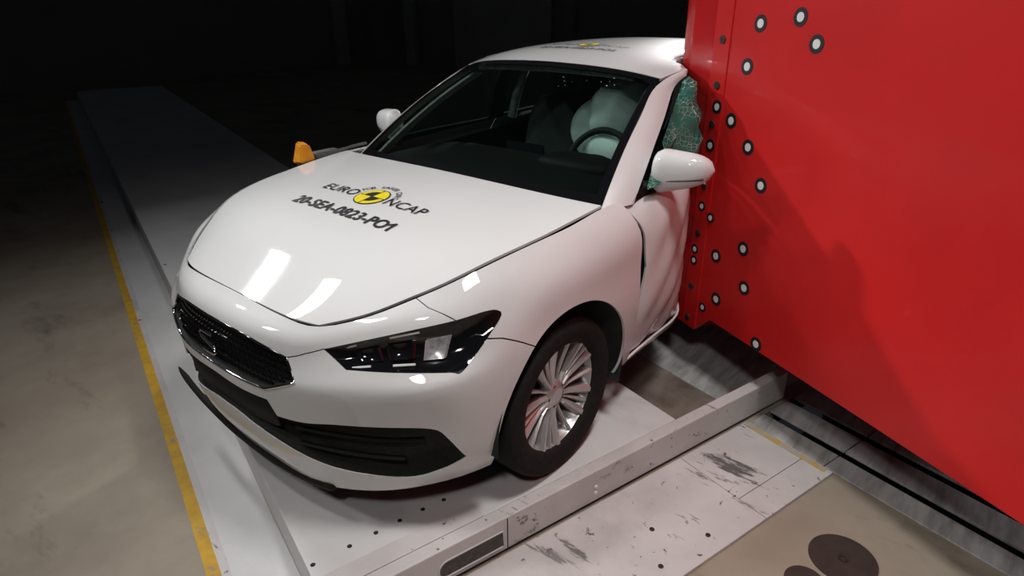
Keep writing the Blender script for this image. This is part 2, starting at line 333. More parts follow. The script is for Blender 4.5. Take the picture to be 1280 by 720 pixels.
# ---------------------------------------------------------------- lower body: nose, flanks and tail in one sheet
ROWS = [
 [(0.79,0,0.165),(0.783,0.2,0.165),(0.755,0.4,0.167),(0.69,0.53,0.172),(0.6,0.64,0.18),(0.49,0.725,0.188),(0.41,0.77,0.195),(0.33,0.805,0.205),(0.18,0.82,0.2),(0,0.825,0.2),(-0.2,0.825,0.2),(-0.38,0.815,0.195),(-0.6,0.8,0.19),(-1,0.795,0.19),(-1.45,0.795,0.19),(-1.9,0.795,0.19),(-2.35,0.8,0.19),(-2.68,0.82,0.2),(-3,0.81,0.23),(-3.25,0.74,0.25),(-3.38,0.6,0.26),(-3.42,0.36,0.26),(-3.43,0,0.26)],
 [(0.825,0,0.245),(0.817,0.2,0.245),(0.772,0.405,0.245),(0.71,0.54,0.25),(0.624,0.66,0.255),(0.522,0.755,0.26),(0.445,0.805,0.265),(0.35,0.84,0.27),(0.18,0.855,0.27),(0,0.86,0.27),(-0.2,0.86,0.27),(-0.38,0.855,0.265),(-0.6,0.84,0.26),(-1,0.835,0.26),(-1.45,0.835,0.26),(-1.9,0.835,0.26),(-2.35,0.84,0.26),(-2.68,0.86,0.27),(-3,0.85,0.3),(-3.27,0.77,0.32),(-3.41,0.62,0.33),(-3.46,0.37,0.33),(-3.475,0,0.33)],
 [(0.848,0,0.34),(0.84,0.2,0.34),(0.792,0.41,0.34),(0.732,0.545,0.34),(0.652,0.67,0.34),(0.553,0.77,0.345),(0.47,0.825,0.35),(0.36,0.862,0.36),(0.18,0.878,0.36),(0,0.882,0.36),(-0.2,0.882,0.36),(-0.38,0.878,0.36),(-0.6,0.868,0.36),(-1,0.865,0.36),(-1.45,0.865,0.36),(-1.9,0.865,0.36),(-2.35,0.87,0.36),(-2.68,0.885,0.37),(-3,0.87,0.39),(-3.29,0.79,0.41),(-3.44,0.63,0.42),(-3.49,0.38,0.42),(-3.5,0,0.42)],
 [(0.862,0,0.45),(0.855,0.2,0.45),(0.8,0.408,0.45),(0.738,0.541,0.45),(0.657,0.669,0.455),(0.559,0.772,0.465),(0.485,0.832,0.475),(0.365,0.872,0.485),(0.18,0.89,0.49),(0,0.895,0.49),(-0.2,0.896,0.49),(-0.38,0.895,0.49),(-0.6,0.893,0.48),(-1,0.892,0.48),(-1.45,0.892,0.48),(-1.9,0.892,0.48),(-2.35,0.893,0.48),(-2.68,0.898,0.49),(-3,0.88,0.51),(-3.29,0.8,0.53),(-3.44,0.64,0.54),(-3.49,0.38,0.54),(-3.5,0,0.54)],
 [(0.868,0,0.535),(0.86,0.2,0.54),(0.809,0.412,0.572),(0.754,0.548,0.588),(0.674,0.674,0.6),(0.577,0.778,0.612),(0.483,0.833,0.622),(0.366,0.87,0.622),(0.18,0.888,0.61),(0,0.895,0.61),(-0.2,0.898,0.62),(-0.38,0.899,0.62),(-0.6,0.899,0.62),(-1,0.9,0.62),(-1.45,0.9,0.62),(-1.9,0.9,0.62),(-2.35,0.9,0.62),(-2.68,0.9,0.62),(-3,0.88,0.63),(-3.28,0.8,0.65),(-3.43,0.64,0.66),(-3.48,0.38,0.66),(-3.49,0,0.66)],
 [(0.858,0,0.615),(0.85,0.2,0.617),(0.8,0.41,0.62),(0.736,0.54,0.645),(0.652,0.655,0.66),(0.55,0.75,0.67),(0.458,0.806,0.684),(0.35,0.852,0.705),(0.18,0.875,0.71),(0,0.886,0.72),(-0.2,0.892,0.73),(-0.38,0.894,0.74),(-0.6,0.893,0.74),(-1,0.892,0.745),(-1.45,0.892,0.75),(-1.9,0.892,0.755),(-2.35,0.893,0.76),(-2.68,0.89,0.765),(-3,0.865,0.77),(-3.26,0.78,0.775),(-3.41,0.62,0.78),(-3.46,0.37,0.78),(-3.47,0,0.78)],
 [(0.842,0,0.7),(0.832,0.2,0.7),(0.775,0.4,0.69),(0.713,0.5,0.718),(0.622,0.61,0.754),(0.535,0.695,0.782),(0.44,0.765,0.795),(0.335,0.81,0.803),(0.16,0.851,0.823),(0,0.866,0.835),(-0.2,0.877,0.848),(-0.38,0.882,0.857),(-0.6,0.878,0.86),(-1,0.874,0.87),(-1.45,0.874,0.875),(-1.9,0.874,0.88),(-2.35,0.865,0.885),(-2.68,0.855,0.89),(-3,0.82,0.89),(-3.25,0.72,0.89),(-3.39,0.57,0.885),(-3.44,0.34,0.885),(-3.45,0,0.885)],
 [(0.812,0,0.752),(0.806,0.2,0.75),(0.764,0.388,0.737),(0.713,0.475,0.748),(0.615,0.588,0.786),(0.527,0.665,0.818),(0.44,0.725,0.836),(0.345,0.768,0.853),(0.18,0.805,0.877),(0.01,0.823,0.893),(-0.17,0.836,0.91),(-0.35,0.845,0.918),(-0.6,0.848,0.922),(-1,0.845,0.925),(-1.45,0.845,0.93),(-1.9,0.843,0.937),(-2.35,0.835,0.945),(-2.68,0.815,0.95),(-3,0.77,0.95),(-3.24,0.67,0.945),(-3.37,0.53,0.935),(-3.42,0.32,0.935),(-3.43,0,0.935)],
 [(0.742,0,0.776),(0.744,0.19,0.775),(0.737,0.335,0.772),(0.706,0.437,0.771),(0.605,0.555,0.804),(0.51,0.627,0.84),(0.43,0.678,0.868),(0.345,0.715,0.893),(0.19,0.75,0.92),(0.02,0.772,0.936),(-0.15,0.788,0.951),(-0.33,0.787,0.963),(-0.6,0.812,0.958),(-1,0.806,0.965),(-1.45,0.806,0.975),(-1.9,0.8,0.985),(-2.35,0.785,0.995),(-2.68,0.76,1),(-3,0.71,1),(-3.22,0.62,0.99),(-3.35,0.49,0.975),(-3.395,0.3,0.97),(-3.405,0,0.97)],
]
def _mirror(rows):
    return [[(x, -y, z) for x, y, z in reversed(r[1:])] + [tuple(p) for p in r] for r in rows]
BODY = Surf(_mirror(ROWS), dent)

# ---------------------------------------------------------------- hood
def _hood_net():
    edge = [(.704,.430,.774),(.598,.542,.808),(.504,.613,.844),(.425,.664,.872),(.340,.700,.897),(.187,.734,.924),(.018,.756,.940),(-.15,.770,.957),(-.325,.774,.969)]
    crown = [.006,.012,.018,.022,.028,.036,.038,.032,.024]
    dx = [.038,.042,.046,.05,.054,.058,.06,.06,.06]
    rows = []
    for (ex, ey, ez), c, d, pw in zip(edge, crown, dx, (4.6,4.2,3.8,3.4,3.0,2.8,2.6,2.6,3.2)):
        r = []
        for u in (-1, -.9, -.7, -.4, 0, .4, .7, .9, 1):
            s = 1 - abs(u)**2.2
            r.append((ex + d * (1 - abs(u)**pw), u * ey, ez + c * s))
        rows.append(r)
    return rows
HOOD = Surf(_hood_net(), dent)

# ---------------------------------------------------------------- windscreen, roof and side glass
def _ws_net():
    base = [(-.235,0,.965),(-.24,.25,.964),(-.275,.5,.955),(-.375,.742,.938)]
    top = [(-.985,0,1.395),(-.99,.22,1.389),(-1.01,.42,1.374),(-1.062,.588,1.342)]
    base = [(x,-y,z) for x,y,z in reversed(base[1:])] + base; top = [(x,-y,z) for x,y,z in reversed(top[1:])] + top
    rows = []
    for t in (0, .25, .5, .75, 1):
        b = .028 * 4 * t * (1 - t)
        rows.append([tuple(np.array(p) * (1 - t) + np.array(q) * t + np.array((.45 * b, 0, .9 * b))) for p, q in zip(base, top)])
    return rows
WS = Surf(_ws_net(), dent)
RAIL = [(-1.062,.592,1.344),(-1.25,.616,1.371),(-1.45,.622,1.385),(-1.7,.622,1.39),(-2.0,.615,1.385),(-2.4,.595,1.362),(-2.75,.565,1.33),(-3.02,.53,1.297)]
def _roof_net():
    cx = [-.985,-1.2,-1.42,-1.7,-2.0,-2.42,-2.8,-3.1]; cz = [1.395,1.432,1.45,1.456,1.453,1.43,1.385,1.33]
    rows = []
    for (ex, ey, ez), x, z in zip(RAIL, cx, cz):
        r = []
        for u in (-1, -.88, -.6, -.3, 0, .3, .6, .88, 1):
            a = abs(u)
            r.append((ex + (x - ex) * (1 - a**2.4), u * ey, ez + (z - ez) * (1 - a**2.6)))
        rows.append(r)
    return rows
ROOF = Surf(_roof_net(), dent)
BELT = [(-.505,.803,.94),(-.75,.806,.957),(-1.1,.808,.966),(-1.5,.806,.975),(-1.9,.80,.984),(-2.35,.785,.994),(-2.68,.76,.999),(-2.98,.715,.999)]
RAILO = [(-1.165,.614,1.332),(-1.26,.634,1.362),(-1.45,.642,1.376),(-1.7,.642,1.381),(-2.0,.635,1.376),(-2.4,.615,1.353),(-2.75,.585,1.321),(-3.0,.548,1.29)]
def _side_net(s):
    rows = []
    for t in (0, .33, .67, 1):
        rows.append([tuple((np.array(b) * (1 - t) + np.array(r) * t + np.array((0, .03 * 4 * t * (1 - t), 0))) * (1, s, 1)) for b, r in zip(BELT, RAILO)])
    return rows
SIDE = {1: Surf(_side_net(1), dent), -1: Surf(_side_net(-1), dent)}
# ================================================================ the crash hall: floor, rails, deck
ZF = -.17; TH = math.radians(15.5); T_ = (math.sin(TH), math.cos(TH)); Q_ = (-math.cos(TH), math.sin(TH))
def ab(a, b): return (a * T_[0] + b * Q_[0], a * T_[1] + b * Q_[1])         # a along the sled's travel, b across it
def rect(a0, a1, b0, b1): return [ab(a0, b0), ab(a1, b0), ab(a1, b1), ab(a0, b1)]
ROT = Matrix(((T_[0], Q_[0], 0), (T_[1], Q_[1], 0), (0, 0, 1)))
V, F = [], []
for a0, a1, b0, b1 in ((-30, .94, -14, 30), (.94, 8, -14, 1.27), (.94, 8, 1.97, 30)):
    k = len(V); V += [(*p, ZF) for p in rect(a0, a1, b0, b1)] + [(*p, ZF - .1) for p in rect(a0, a1, b0, b1)]
    F += [(k, k+3, k+2, k+1), (k, k+1, k+5, k+4), (k+1, k+2, k+6, k+5), (k+2, k+3, k+7, k+6), (k+3, k, k+4, k+7)]
bm = bmesh.new(); me = bpy.data.meshes.new('t'); me.from_pydata(V, [], F); bm.from_mesh(me)
floor = tag(bm_obj('floor', bm, M['floor'], None, smooth=False), kind='structure')
slab('rail_channel', rect(.94, 8, 1.26, 1.98), ZF - .32, ZF - .29, M['slot'], floor)
slab('rail_channel', rect(.94, 8, 1.972, 2.0), ZF - .32, ZF - .02, M['slot'], floor)
slab('rail_channel', rect(.94, 8, 1.24, 1.268), ZF - .32, ZF - .02, M['slot'], floor)
for b0, b1 in ((1.272, 1.392), (1.438, 1.582), (1.630, 1.968)):
    for a0, a1 in ((.942, 1.318), (1.323, 3.2), (3.205, 7.9)):
        slab('rail_plate', rect(a0, a1, b0, b1), ZF - .008, ZF + .004, M['steel'], floor, bevel=.003)
slab('steel_plate', rect(-1.6, .86, 1.30, 2.2), ZF, ZF + .006, M['steel'], floor, bevel=.002)
slab('brown_plate', rect(-3.5, .86, .82, 1.295), ZF, ZF + .004, M['brown'], floor, bevel=.001)
slab('floor_stripe', rect(-14, 2.5, -1.03, -.985), ZF, ZF + .0015, M['yellow'], floor)['label'] = 'yellow line painted beside the deck'
slab('white_margin', rect(-14, 2.5, -.955, -.757), ZF, ZF + .003, M['deck'], floor)
slab('dirt_strip', rect(-14, 2.5, -.985, -.955), ZF, ZF + .001, M['sheet'], floor)
# scuffed sheet on the floor ahead of the deck, in two plates
sh = tag(empty('floor_sheet', (*ab(1.15, .2), ZF)), 'scuffed white metal sheet lying on the floor in front of the deck', 'metal sheet')
def rel(o, p):
    o.parent = p; o.matrix_parent_inverse = Matrix.Translation(-Vector(p.location)); return o
rel(slab('plate', rect(.94, 1.372, -2.2, .80), ZF, ZF + .016, M['sheet'], None, bevel=.002), sh)
rel(slab('plate', rect(.94, 1.243, .803, 1.255), ZF, ZF + .016, M['sheet'], None, bevel=.002), sh)
rel(slab('plate', rect(1.246, 1.372, .803, 1.255), ZF, ZF + .016, M['sheet'], None, bevel=.002), sh)
rel(slab('edge_stripe', rect(.945, 1.35, 1.222, 1.2555), ZF + .016, ZF + .0172, M['worn'], None), sh)['label'] = 'worn yellow line along the rails'
for a, b in ((1.30, .55), (1.16, .40), (1.30, .30)): rel(disc('rivet', (*ab(a, b), ZF + .016), (0, 0, 1), .010, .002, M['bolt'], None, n=12), sh)
# the sled deck the car stands on
dk = tag(empty('sled_deck', (*ab(-1, 0), ZF)), 'low white painted deck carrying the car, dotted with bolt holes', 'platform')
rel(slab('deck_plate', rect(-14, .872, -.756, .825), ZF, 0, M['deck'], None, bevel=.004), dk)
rel(slab('deck_plate', rect(-1.9, .872, 1.9, 3.4), ZF, 0, M['deck'], None, bevel=.004), dk)
for p in ((.906,.512), (.782,.541), (.687,.563), (.597,.583), (.508,.606), (.426,.630), (.055,-2.53), (.40,-1.0)):
    rel(disc('bolt_hole', (p[0], p[1], .0002), (0, 0, 1), .0085, .0008, M['void'], None, n=14), dk)
bmk = tag(empty('edge_bar', (*ab(.9, .2), ZF)), 'long white steel beam edging the deck beside the front wheel', 'beam')
rel(slab('beam_body', rect(.874, .928, -1.2, 1.56), ZF + .022, .003, M['sheet'], None, bevel=.005), bmk)
rel(slab('beam_gap_shade', rect(.876, .915, -1.15, 1.5), ZF, ZF + .022, M['void'], None), bmk)  # near-black strip standing for the shadow gap under the beam
rel(slab('beam_step', rect(.80, .875, -.76, -.165), .0, .006, M['sheet'], None, bevel=.002), bmk)
# round-ended slot in the beam, its shade a dark plate set on the face, and its joint
def on_beam(b, z, d=0.): return (*ab(.928 + d, b), z)
cap = []
for k in range(13): a = math.pi / 2 + math.pi * k / 12; cap.append((-.345 + .036 * math.cos(a), -.088 + .036 * math.sin(a)))
cap += [(-.12, -.124), (-.12, -.052)]
V = [on_beam(b, z, .0008) for b, z in cap] + [on_beam(b, z, -.01) for b, z in cap]; n_ = len(cap)
F = [tuple(range(n_))] + [(i, (i+1) % n_, (i+1) % n_ + n_, i + n_) for i in range(n_)] + [tuple(range(n_, 2 * n_))[::-1]]
rel(mesh_obj('beam_slot_shade', V, F, M['bolt'], None), bmk)
rel(tube('slot_rim', [on_beam(b, z, .001) for b, z in cap], .0035, M['sheet'], None, n=6, closed=True), bmk)
rel(tube('beam_joint', [on_beam(-.10, -.005, .0005), on_beam(-.10, -.145, .0005)], .002, M['void'], None, n=6), bmk)
for b, z in ((.32, -.075), (.32, -.105)): rel(disc('beam_bolt', on_beam(b, z), (*T_, 0), .007, .004, M['mark_w'], None, n=12), bmk)
# round floor covers
for i, (p, r, lb) in enumerate((((-.40,1.815), .115, 'round rusty brown cover set in the concrete beside the rails'), ((-.212,1.742), .068, 'round rusty brown cover cut by the bottom edge of the picture'))):
    c = tag(disc('floor_cover', (*p, ZF), (0, 0, 1), r, .004, M['drain'], None, n=40), lb, 'floor cover', 'brown floor covers')
    disc('cover_bolt', (p[0], p[1], ZF + .004), (0, 0, 1), .018, .003, M['bolt'], c, n=16, r_in=.008)

# ================================================================ the red pole barrier
bar = tag(empty('pole_barrier', (POLE_X, POLE_Y, 0)), 'tall red steel barrier with rigid pole and round black-and-white target stickers', 'barrier')
PD = (math.sin(math.radians(27)), math.cos(math.radians(27))); PN = (PD[1], -PD[0]); F0 = (-1.246, .763); HT = 2.9
def pl(s, z, d=0.): return (F0[0] + PD[0] * s + PN[0] * d, F0[1] + PD[1] * s + PN[1] * d, z)
pole = rel(lathe('pole', [(.085,.119),(.093,.127),(HT,.127)], M['redpole'], None, n=48, axis='z', loc=(POLE_X, POLE_Y, 0)), bar)
# stem joining pole and buttress
st = [(POLE_X + PN[0] * .126, POLE_Y + PN[1] * .126), pl(-.03, 0)[:2], pl(.05, 0, -.02)[:2], (POLE_X - .02, POLE_Y + .33), (POLE_X - .17, POLE_Y + .26), (POLE_X - .127, POLE_Y)]
rel(slab('stem', st, .09, HT, M['redpole'], None), bar)
th = .03
V = [pl(-.03, .085), pl(.06, .085), pl(.168, .195), pl(4.0, .175), pl(4.0, HT), pl(-.03, HT)]; n_ = len(V); V = V + [pl(s, z, -th) for s, z in ((-.03,.085), (.06,.085), (.168,.195), (4.0,.175), (4.0,HT), (-.03,HT))]
F = [tuple(range(n_)), tuple(range(n_, 2*n_))[::-1]] + [(i + n_, (i+1) % n_ + n_, (i+1) % n_, i) for i in range(n_)]
bm = bmesh.new(); me = bpy.data.meshes.new('t'); me.from_pydata(V, [], F); bm.from_mesh(me); bmesh.ops.bevel(bm, geom=bm.edges[:], offset=.003, segments=1, affect='EDGES')
rel(bm_obj('side_plate', bm, M['red'], None, smooth=False), bar)
# lapped strip along the plate's edge, bolted on
V = [pl(-.028, .10, .005), pl(.075, .10, .005), pl(.075, HT, .005), pl(-.028, HT, .005), pl(-.028, .10, 0), pl(.075, .10, 0), pl(.075, HT, 0), pl(-.028, HT, 0)]
bm = bmesh.new(); me = bpy.data.meshes.new('t'); me.from_pydata(V, [], [(0,1,2,3), (7,6,5,4), (0,4,5,1), (1,5,6,2), (2,6,7,3), (3,7,4,0)]); bm.from_mesh(me)
rel(bm_obj('lap_strip', bm, M['red'], None, smooth=False), bar)
for z in (1.504, 1.312, 1.14, .847, .607, .322, .14):
    rel(disc('bolt', pl(.012 + .012 * z, z, .005), (*PN, 0), .017, .006, M['bolt'], None, n=18), bar)
    rel(disc('bolt_socket', pl(.012 + .012 * z, z, .011), (*PN, 0), .008, .001, M['void'], None, n=6), bar)
MK = [(.239,1.574), (.442,1.602), (.539,1.512), (.196,1.405), (.045,1.22), (.142,1.173), (.268,1.08), (.03,1.043), (.375,.937), (.022,.747), (.093,.709), (.008,.52), (.01,.461), (.16,.536), (.329,.632), (.2,.323), (.371,.454), (.111,.239), (.496,.224)]
for i, (s, z) in enumerate(MK):
    big = 1.0 if s > .12 else .9; lift = .005 if s < .075 + .036 else .0
    if s in (.022, .093, .008, .01, .111): big = .74
    r = rel(disc('target_ring', pl(s, z, lift), (*PN, 0), .034 * big, .0015, M['mark_b'], None, n=24), bar)
    disc('target_centre', Vector(pl(s, z, lift + .0015)) , (*PN, 0), .0175 * big, .0008, M['mark_w'], r, n=18)
# far cheek of the wedge and its top and back plates
ax = Vector((T_[0], T_[1], 0)); far0 = Vector((POLE_X - .17, POLE_Y + .26, 0)); fd = Vector((math.sin(math.radians(4)), math.cos(math.radians(4)), 0)); fn = Vector((-fd.y, fd.x, 0))
q = [far0, far0 + fd * 4.0, far0 + fd * 4.0 + fn * -.03, far0 + fn * -.03]
rel(slab('side_plate', [v[:2] for v in q], .18, HT, M['red'], None), bar)
rel(slab('top_plate', [pl(0, 0, -.03)[:2], pl(3.9, 0, -.03)[:2], (far0 + fd * 3.9)[:2], far0[:2]], HT - .06, HT - .03, M['red'], None), bar)
for s in (3.4,): rel(box('foot', pl(s, 0, -.5)[:2] + (.005,), (.3, .3, .355), M['void'], None, bevel=.01), bar)

# ================================================================ dark far end of the hall
def wallbox(name, p, q, h, t, m):
    p, q = Vector((*p, 0)), Vector((*q, 0)); d = (q - p).normalized(); n = Vector((-d.y, d.x, 0)) * t
    return tag(slab(name, [p[:2], q[:2], (q + n)[:2], (p + n)[:2]], ZF, h, m), kind='structure')
A, B, Cc = (-13.5, -3.0), (-12.0, -15.5), (9, -17.5)
wallbox('wall_back', A, B, 7, -.2, M['wall']); wallbox('wall_side', B, Cc, 7, -.2, M['wall'])

# pale panels and pillars standing in the gloom along the far walls
def on_wall(P, Q, t, d):
    p, q = Vector((*P, 0)), Vector((*Q, 0)); dd = (q - p).normalized(); n = Vector((-dd.y, dd.x, 0)); c = p + dd * t + n * d
    return c, math.atan2(dd.y, dd.x)
def stand(name, P, Q, t, d, size, z0, m, lb, cat, group=None):
    c, an = on_wall(P, Q, t, d); o = box(name, (c.x, c.y, z0 + size[2] / 2), size, m, None, bevel=.02, rot=Matrix.Rotation(an, 3, 'Z'))
    return tag(o, lb, cat, group) if lb else tag(o, kind='structure')
stand('door_1', A, B, 7.4, .06, (3.2, .08, 4.0), ZF, M['wall2'], None, None)
stand('trim_1', A, B, 10.6, .12, (.35, .22, 6.5), ZF, M['wall2'], None, None)
stand('trim_2', A, B, 5.2, .12, (.3, .22, 6.5), ZF, M['wall'], None, None)
stand('trim_3', B, Cc, 1.0, .12, (.4, .22, 6.5), ZF, M['wall2'], None, None)
# ================================================================ cutting panels out of a spline sheet (in its parameter plane)
class Cut:
    def __init__(self, S, hu, hv):
        self.S = S; self.bm = bm = bmesh.new()
        def div(k, h): return np.concatenate([np.linspace(a, b, max(1, int(round((b - a) / h))), endpoint=False) for a, b in zip(k[:-1], k[1:])] + [k[-1:]])
        us, vs_ = div(S.ku, hu), div(S.kv, hv)
        g = [[bm.verts.new((u, v, 0)) for v in vs_] for u in us]
        for i in range(len(us) - 1):
            for j in range(len(vs_) - 1): bm.faces.new((g[i][j], g[i+1][j], g[i+1][j+1], g[i][j+1]))
        self.polys = {}
        c = S.pts([(S.ku[-1] * .5, S.kv[-1] * .5)])[0]; n = S.normals([(S.ku[-1] * .5, S.kv[-1] * .5)])[0]
        self.sg = 1.0 if np.dot(n, c - np.array((-1.1, 0, .5))) > 0 else -1.0
    def split(self, name, poly):
        bm = self.bm; poly = np.asarray(poly, float); self.polys.setdefault(name, []).append(poly)
        lo, hi = poly.min(0) - .03, poly.max(0) + .03
        def inb(f, a, b):
            c = [v.co for v in f.verts]
            return min(p.x for p in c) <= b[0] and max(p.x for p in c) >= a[0] and min(p.y for p in c) <= b[1] and max(p.y for p in c) >= a[1]
        cand = [f for f in bm.faces if inb(f, lo, hi)]
        for p, q in zip(poly, np.roll(poly, -1, 0)):
            d = q - p
            if np.hypot(*d) < 1e-6: continue
            a, b = np.minimum(p, q) - 1e-4, np.maximum(p, q) + 1e-4
            fs = [f for f in cand if f.is_valid and inb(f, a, b)]
            if not fs: continue
            geom = list({v for f in fs for v in f.verts}) + list({e for f in fs for e in f.edges}) + fs
            r = bmesh.ops.bisect_plane(bm, geom=geom, dist=1e-6, plane_co=(p[0], p[1], 0), plane_no=(-d[1], d[0], 0))
            cand = list({f for f in cand if f.is_valid} | {f for x in r['geom'] if isinstance(x, bmesh.types.BMFace) for f in (x,)} | {f for x in r['geom_cut'] if isinstance(x, bmesh.types.BMEdge) for f in x.link_faces})
    @staticmethod
    def inside(pts, poly):
        x, y = pts[:, 0], pts[:, 1]; r = np.zeros(len(pts), bool)
        for (x0, y0), (x1, y1) in zip(poly, np.roll(poly, -1, 0)):
            if y0 == y1: continue
            c = ((y0 > y) != (y1 > y)) & (x < (x1 - x0) * (y - y0) / (y1 - y0) + x0); r ^= c
        return r
    def classify(self):
        bm = self.bm; bm.faces.ensure_lookup_table(); bm.faces.index_update()
        cen = np.array([f.calc_center_median()[:2] for f in bm.faces]); lab = np.full(len(cen), -1); names = list(self.polys)
        for k, nme in enumerate(names):
            for poly in self.polys[nme]: lab[self.inside(cen, poly) & (lab < 0)] = k
        comp, out = {}, []
        for f in bm.faces:
            if f.index in comp: continue
            k = len(out); comp[f.index] = k; st = [f]; grp = [f]
            while st:
                a = st.pop()
                for e in a.edges:
                    for b in e.link_faces:
                        if b.index not in comp and lab[b.index] == lab[f.index]: comp[b.index] = k; st.append(b); grp.append(b)
            out.append((names[lab[f.index]] if lab[f.index] >= 0 else None, grp, cen[[g.index for g in grp]].mean(0)))
        return out
    def build(self, name, faces, m, parent=None, th=.008, off=0., shape=None, wobble=None):
        """faces of the plane mapped on the sheet, given thickness th inwards; off / shape(uv, P, N) shift the surface along its normal"""
        vid, uv, F = {}, [], []
        for f in faces:
            r = []
            for v in f.verts:
                if v not in vid: vid[v] = len(uv); uv.append((v.co.x, v.co.y))
                r.append(vid[v])
            F.append(r if self.sg > 0 else r[::-1])
        uv = np.array(uv); P = self.S.pts(uv); N = self.S.normals(uv) * self.sg
        o = np.full(len(uv), float(off))
        if shape is not None: o = o + shape(uv, P, N)
        P = P + N * o[:, None]
        if shape is not None:          # normals of the shaped piece from its own faces
            acc = np.zeros_like(P)
            for f in F:
                q = P[f]; nn = np.zeros(3)
                for i in range(1, len(f) - 1): nn += np.cross(q[i] - q[0], q[i+1] - q[0])
                acc[f] += nn
            N = acc / (np.linalg.norm(acc, axis=1, keepdims=True) + 1e-12)
        n = len(P); V = [*P]; NN = [*N]
        if th:
            V += [*(P - N * th)]; NN += [*(-N)]; G = F + [[i + n for i in f[::-1]] for f in F]
            cnt = {}
            for f in F:
                for a, b in zip(f, f[1:] + f[:1]): cnt[(a, b)] = 1
            for (a, b) in list(cnt):
                if (b, a) not in cnt:
                    k = len(V); q = [P[b], P[a], P[a] - N[a] * th, P[b] - N[b] * th]; nn = np.cross(q[1] - q[0], q[2] - q[0]); nn = nn / (np.linalg.norm(nn) + 1e-12)
                    V += q; NN += [nn] * 4; G.append([k, k+1, k+2, k+3])
        else: G = F
        return mesh_obj(name, V, G, m, parent, normals=NN)
def ribbon(uvs, wid):
    """thin polygon of a given width along a polyline (a shut line)"""
    p = np.asarray(uvs, float); wd = np.broadcast_to(np.asarray(wid, float), (len(p),)); t = np.gradient(p, axis=0); t /= np.linalg.norm(t, axis=1, keepdims=True); nn = np.c_[-t[:, 1], t[:, 0]]
    return np.vstack([p + nn * wd[:, None] / 2, (p - nn * wd[:, None] / 2)[::-1]])

def smooth_loop(pts, k=4):
    """Catmull-Rom through a closed list of 3-D points; a point given as (x, y, z, 1) stays a corner"""
    P = [np.array(p[:3], float) for p in pts]; cor = [len(p) > 3 for p in pts]; n = len(P); out = []
    for i in range(n):
        a, b, c, d = P[i-1], P[i], P[(i+1) % n], P[(i+2) % n]
        if cor[i]: a = b - (c - b)
        if cor[(i+1) % n]: d = c + (c - b)
        for t in np.arange(k) / k:
            out.append(.5 * ((2*b) + (c - a) * t + (2*a - 5*b + 4*c - d) * t*t + (3*b - a - 3*c + d) * t**3))
    return out
U = BODY.ku[-1]; VTOP = BODY.kv[-1]
def uvs_of(pts): return np.array([BODY.uv_of(p[:3]) for p in pts])
def both(uv): return [uv, np.c_[U - uv[:, 0], uv[:, 1]][::-1]]

# ================================================================ the car
car = tag(empty('car'), 'white hatchback wrecked sideways against the red pole, sticker on its bonnet', 'car')
bc = Cut(BODY, .05, .03)
HL = [(.729,.474,.716,1),(.643,.584,.750),(.544,.689,.779),(.445,.762,.794),(.358,.802,.803),(.320,.819,.798),(.314,.831,.779),(.371,.831,.734),(.429,.823,.686),(.484,.813,.647),(.508,.795,.651),(.572,.738,.659),(.648,.653,.665),(.713,.556,.667,1)]
GR = [(.838,.012,.716,1),(.831,.177,.714),(.816,.284,.696),(.794,.366,.675,1),(.806,.412,.608,1),(.844,.29,.555,1),(.861,.177,.555),(.866,.012,.553,1)]
IN = [(.867,.01,.522,1),(.867,.115,.519),(.843,.29,.515,1),(.833,.315,.456,1),(.802,.416,.456),(.758,.527,.471),(.677,.667,.477),(.579,.769,.464),(.537,.797,.421),(.480,.815,.329,1),(.540,.753,.281),(.592,.688,.252),(.678,.597,.262),(.750,.476,.277),(.796,.377,.303),(.834,.252,.345),(.853,.09,.380),(.855,.01,.383,1)]
for uv in both(uvs_of(smooth_loop(HL))): bc.split('headlight', uv)
def full_front(half):
    # half outline starts and ends at the middle: mirror it into one loop
    h = uvs_of(smooth_loop(half)[: -4 + 1]); h = h[h[:, 0] > U / 2 + .004]
    return np.vstack([h, np.c_[U - h[:, 0], h[:, 1]][::-1]])
bc.split('grille', full_front(GR)); bc.split('intake', full_front(IN))
def arch(cx, cz, r, n=40):
    pts = []
    for k in range(n + 1):
        a = math.pi * (k / n); pts.append((cx + r * math.cos(a), cz + r * math.sin(a)))
    return [(cx + r * 1.0, -.3)] + pts + [(cx - r * 1.0, -.3)]
def arch_uv(cx, cz, r):
    out = []
    for x, z in arch(cx, cz, r):
        zz = max(z, .2); g = None
        u, v = BODY.uv_of((x, .88, zz)); out.append((u, v if z > .2 else -.02))
    return np.array(out)
for uv in both(arch_uv(-.002, .325, .382)): bc.split('void', uv)
for uv in both(arch_uv(-2.683, .325, .375)): bc.split('void', uv)
def seam(pts, wid, sides=(1, -1), ext0=0, ext1=0):
    uv = uvs_of(pts)
    if ext0: uv[0, 1] = ext0
    if ext1: uv[-1, 1] = ext1
    b = both(ribbon(uv, wid))
    for s in sides: bc.split('seam', b[0] if s > 0 else b[1])
seam([(.497,.642,.842),(.487,.69,.83),(.448,.759,.796),(.44,.765,.78)], .0035, ext0=VTOP + .02)
seam([(.41,.815,.735),(.335,.852,.716),(.26,.872,.675),(.19,.886,.63),(.16,.89,.61)], .0045)
seam([(.80,.35,.672),(.794,.366,.676),(.762,.425,.697),(.729,.474,.716),(.72,.485,.716)], .005)
DG = [(-.43,.81,.955),(-.45,.885,.82),(-.44,.897,.68),(-.44,.896,.5),(-.47,.875,.36),(-.475,.85,.28),(-.475,.79,.19)]
seam([(-.445,.81,.955),(-.485,.885,.82),(-.490,.897,.68),(-.475,.896,.5),(-.480,.875,.36),(-.478,.85,.28),(-.478,.79,.19)], [.030,.085,.095,.065,.030,.016,.012], (1,), VTOP + .02, -.02)
